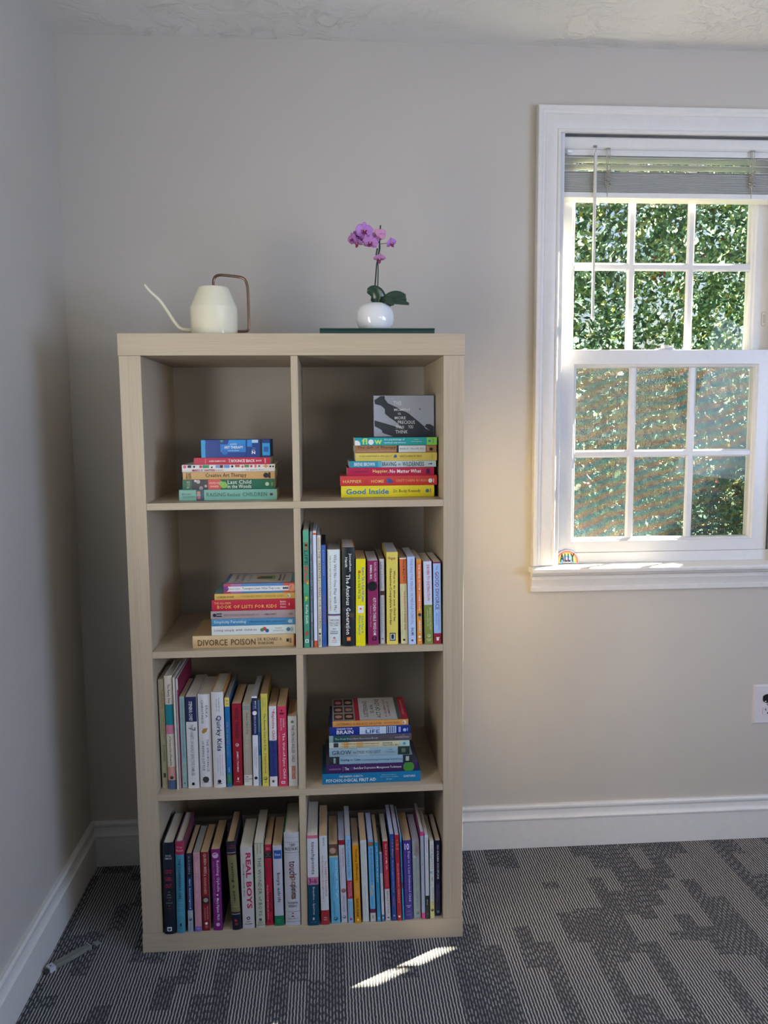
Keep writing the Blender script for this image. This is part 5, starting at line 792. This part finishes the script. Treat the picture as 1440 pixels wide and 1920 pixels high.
def petalmat(name, c0, c1, c2):
    m_, t, b = new_mat(name); c = nd(t, 'ShaderNodeTexCoord'); sp = nd(t, 'ShaderNodeSeparateXYZ'); t.links.new(c.outputs['Generated'], sp.inputs[0])
    w = nd(t, 'ShaderNodeTexWave'); w.inputs['Scale'].default_value = 420; w.inputs['Distortion'].default_value = 6; w.inputs['Detail'].default_value = 1
    t.links.new(c.outputs['Object'], w.inputs['Vector'])
    t.links.new(ramp(t, w.outputs['Fac'], [(.1, c0), (.6, c1), (1, c2)]), b.inputs['Base Color']); b.inputs['Roughness'].default_value = .55
    b.inputs['Subsurface Weight'].default_value = .15; b.inputs['Subsurface Radius'].default_value = (.004, .002, .003); return m_
PL = petalmat('petal_pink', '#8a469c', '#b474c6', '#d8a4de'); PD = petalmat('petal_lip', '#6e1450', '#8a1a62', '#a03478'); PP = petalmat('petal_pale', '#b06ca8', '#c88cc0', '#dcaad2')
def petal(m, base, direction, normal, L, w, mat, cup=.25, tip=1.0):
    d = direction.normalized(); s = d.cross(normal).normalized(); n = s.cross(d).normalized(); vs = []; fs = []; A, B = 8, 6
    for i in range(A+1):
        t = i/A; ww = w*math.sin(math.pi*min(.97, .08+t*.89))**.75
        for k in range(B+1):
            u = k/B*2-1; vs.append(base + d*L*t + s*u*ww + n*(cup*L*(t*t)*.6 - cup*ww*u*u*.8 + .06*ww*math.sin(u*5+t*4)))
    for i in range(A):
        for k in range(B): a = i*(B+1)+k; fs.append((a, a+1, a+B+2, a+B+1))
    m.add(vs, fs, mat)
def flower(x, z, dy, face, size, roll=0.0, back=False, pm=None):
    """face: direction the bloom looks; three sepals, two broad petals, a dark lip"""
    c = Vector((x, yo + dy, z)); F_ = Vector(face).normalized(); X = F_.cross(Vector((0, 0, 1))).normalized(); Z = X.cross(F_).normalized()
    fl = empty('flower', (0, 0, 0)); fl.parent = orc; fl.location = c - orc.location
    def D(a): a += roll; return X*math.cos(a) + Z*math.sin(a)
    pm = pm or PL
    m = MB()
    for a in (math.pi/2, math.pi*1.17, math.pi*1.83): petal(m, c - F_*.001, D(a), F_, size*1.0, size*.36, pm, -.1)
    for a in (math.pi*.06, math.pi*.94): petal(m, c + F_*.0005, D(a), F_, size*1.08, size*.62, pm, .16)
    o = orb(m, 'petals', fl, smooth=True); q = o.modifiers.new('thick', 'SOLIDIFY'); q.thickness = .0004
    m = MB(); b0 = c + F_*.002
    petal(m, b0, (D(-math.pi/2)*.8 + F_*.7), F_, size*.80, size*.30, PD, .5)
    petal(m, b0, (D(-math.pi*.15)*.6 + F_*.6), F_, size*.38, size*.2, PD, .6); petal(m, b0, (D(-math.pi*.85)*.6 + F_*.6), F_, size*.38, size*.2, PD, .6)
    m.tube([b0, b0 + F_*size*.2], size*.08, plain('#d8c090', .5), 8); o = orb(m, 'lip', fl, smooth=True)
    q = o.modifiers.new('thick', 'SOLIDIFY'); q.thickness = .0004
    return fl
flower(.5625, 1.7375, -.014, (.25, -1, -.15), .0205, .05)
flower(.5775, 1.7110, -.012, (-.35, -1, -.35), .0180, .2)
flower(.5350, 1.7200, -.006, (-.8, -.55, -.25), .0155, -.2)
flower(.5465, 1.7130, -.004, (-.5, -.5, -.9), .0140, .3)
flower(.5975, 1.7270, -.008, (.35, .8, .2), .0185, .35, pm=PP)
flower(.6270, 1.7120, -.004, (.55, -.75, -.5), .0135, -.35)
flower(.5985, 1.6760, -.010, (.1, -.55, -1.0), .0145, 0.0, pm=PP)
flower(.5500, 1.7290, .000, (-.3, -1, .1), .0150, .5)

# ---- clear plastic tube lying on the carpet in the corner
pk = empty('plastic_tube', (-.172, -.012, 0), (0, 0, math.radians(48.5)), label='clear plastic tube with white label lying on the carpet by the left baseboard', cat='tube')
m = MB(); m.prism([(-.040, -.0095), (.028, -.0105), (.040, -.0075), (.052, -.0075), (.052, .0075), (.040, .0075), (.028, .0105), (-.040, .0095)], .001, .012, mat_clear('#8c9088', .62)); m.build('sleeve', pk, bevel=.002)
m = MB(); m.box(-.038, .018, -.006, .006, .0022, .0085, plain('#62645c', .5)); m.build('insert', pk)
m = MB(); m.box(-.055, -.040, -.0095, .0095, .001, .0125, plain('#b8b8c0', .5)); m.box(-.050, -.046, -.002, .002, .0125, .0127, plain('#3c4450')); m.build('white_label', pk, bevel=.001)
m = MB(); m.box(-.066, -.055, -.006, .004, .001, .009, plain('#2c2c30', .6)); m.build('end_plug', pk, bevel=.001)
m = MB(); m.box(.052, .0535, -.0105, .0105, .001, .013, plain('#c4c8c8', .25)); m.box(.0535, .068, -.001, .001, .001, .003, plain('#3c4044')); m.box(.068, .082, -.008, .008, .001, .004, plain('#7c8484', .4)); m.build('hang_tab', pk, bevel=.0005)

# ================================================================ OUTSIDE
LEAVES = [mat_leaf('foliage_deep', '#34493f', '#4e6c60'), mat_leaf('foliage_mid', '#48604f', '#748c6c'), mat_leaf('foliage_light', '#80946e', '#aebc8a'), mat_leaf('foliage_yellow', '#9ea454', '#ccd074'), mat_leaf('foliage_red', '#74382c', '#8c4c3c'), mat_leaf('foliage_skylit', '#84a89c', '#a4c8bc')]  # last set is pale: sky light and haze put into the leaf colour
def leaf_cloud(name, centers, size, mats_idx, rng, keep=None, label=None, cat=None):
    n = len(centers); C = np.asarray(centers)
    a = rng.normal(size=(n, 3)); a /= np.linalg.norm(a, axis=1)[:, None]
    b = rng.normal(size=(n, 3)); b = np.cross(a, b); b /= np.linalg.norm(b, axis=1)[:, None]
    s = (size * rng.uniform(.6, 1.4, n))[:, None]
    V = np.stack([C - a*s, C + b*s*.45, C + a*s, C - b*s*.45], 1)
    if keep is not None:
        k = keep(V); V = V[k]; mats_idx = mats_idx[k]; n = len(V)
    me = bpy.data.meshes.new(name); me.vertices.add(4*n); me.vertices.foreach_set('co', V.reshape(-1))
    me.loops.add(4*n); me.loops.foreach_set('vertex_index', np.arange(4*n)); me.polygons.add(n)
    me.polygons.foreach_set('loop_start', np.arange(n)*4); me.polygons.foreach_set('loop_total', np.full(n, 4))
    for m_ in LEAVES: me.materials.append(m_)
    me.polygons.foreach_set('material_index', mats_idx.astype(np.int32)); me.update(calc_edges=True)
    o = bpy.data.objects.new(name, me); COL.objects.link(o); tag(o, label, cat, kind='stuff'); return o
rng = np.random.default_rng(3)
n = 125000
P = np.stack([rng.uniform(.6, 5.4, n), rng.uniform(2.2, 3.6, n), rng.uniform(-.4, 3.5, n)], 1)
P[:, 1] += .25*np.sin(P[:, 0]*2.3) + .2*np.sin(P[:, 2]*3.1 + P[:, 0])
r = rng.uniform(size=n); patch = np.sin(P[:, 0]*3.7+1.0)*np.sin(P[:, 2]*4.3+.5)
idx = np.where(r < .34, 0, np.where(r < .55, 1, np.where(r < .78 + .1*patch, 5, np.where(r < .93, 2, np.where(r < .985, 3, 4)))))
leaf_cloud('hedge_foliage', P, .019, idx, rng, label='dense green sunlit foliage outside the window', cat='foliage')
n = 9000
P = np.stack([rng.uniform(.0, 7, n), rng.uniform(4.2, 5.4, n), rng.uniform(-.4, 4.4, n)], 1)
leaf_cloud('tree_foliage', P, .09, np.where(rng.uniform(size=n) < .6, 0, 1), rng, label='darker foliage farther behind the hedge outside', cat='foliage')
# added unseen leaf masses that block and shape the sun
n = 16000; far = Vector((1.47, .47, 1.42)) - SUN_DIR * 7.5  # far leaf mass, added to shade the hedge
P = np.array(far) + rng.normal(0, 1, (n, 3)) * np.array([2.2, 1.5, 1.1])
SHADE = P
n = 15000; mid = Vector((1.47, .47, 1.42)) - SUN_DIR * 2.6
u = SUN_DIR.cross(Vector((0, 0, 1))).normalized(); w_ = u.cross(SUN_DIR).normalized()
uu, ww_, tt = rng.uniform(-1.1, 1.1, n), rng.uniform(-1.0, 1.0, n), rng.uniform(-.25, .25, n)
P = np.array(mid) + uu[:, None]*np.array(u) + ww_[:, None]*np.array(w_) + tt[:, None]*np.array(SUN_DIR)
sd = np.array(SUN_DIR)
def inside(pt, poly):
    r = np.zeros(pt.shape[:-1], bool); j = len(poly) - 1
    for i in range(len(poly)):
        xi, yi = poly[i]; xj, yj = poly[j]
        c = ((yi > pt[..., 1]) != (yj > pt[..., 1])) & (pt[..., 0] < (xj-xi)*(pt[..., 1]-yi)/(yj-yi+1e-12)+xi); r ^= c; j = i
    return r
SLIVER = [(.47, -.20), (.54, -.175), (.60, -.15), (.76, -.075), (.75, -.035), (.68, -.035), (.46, -.165)]
def keep(V):
    # gap shaped for the light: leaves are left out where sunlight reaches the carpet sliver and the bookcase side
    samp = [V[:, i] for i in range(4)] + [V.mean(1)] + [(V[:, i]+V[:, (i+1) % 4])/2 for i in range(4)]
    bad = np.zeros(len(V), bool)
    for p in samp:
        fl = p - sd*(p[:, 2]/sd[2])[:, None]
        bad |= inside(fl[:, :2], SLIVER)
        sdp = p + sd*((.79 - p[:, 0])/sd[0])[:, None]
        bad |= (sdp[:, 1] > .015) & (sdp[:, 1] < .42) & (sdp[:, 2] > .1) & (sdp[:, 2] < 1.6)
    return ~bad
leaf_cloud('added_sun_blocker', P, .085, rng.integers(0, 3, n), rng, keep, 'added leaf mass outside above the window, shaped to block the sun', 'foliage')
leaf_cloud('added_hedge_shade', SHADE, .11, rng.integers(0, 3, len(SHADE)), rng, keep, 'added unseen leaf mass beyond the hedge, shading it outside', 'foliage')
m = MB(); m.box(-3, 9, WY + .3, 9, -.9, -.75, plain('#4c5c3c', .9, 0, .1, .3)); tag(m.build('lawn'), 'grass ground outside below the hedge', 'lawn', kind='stuff')
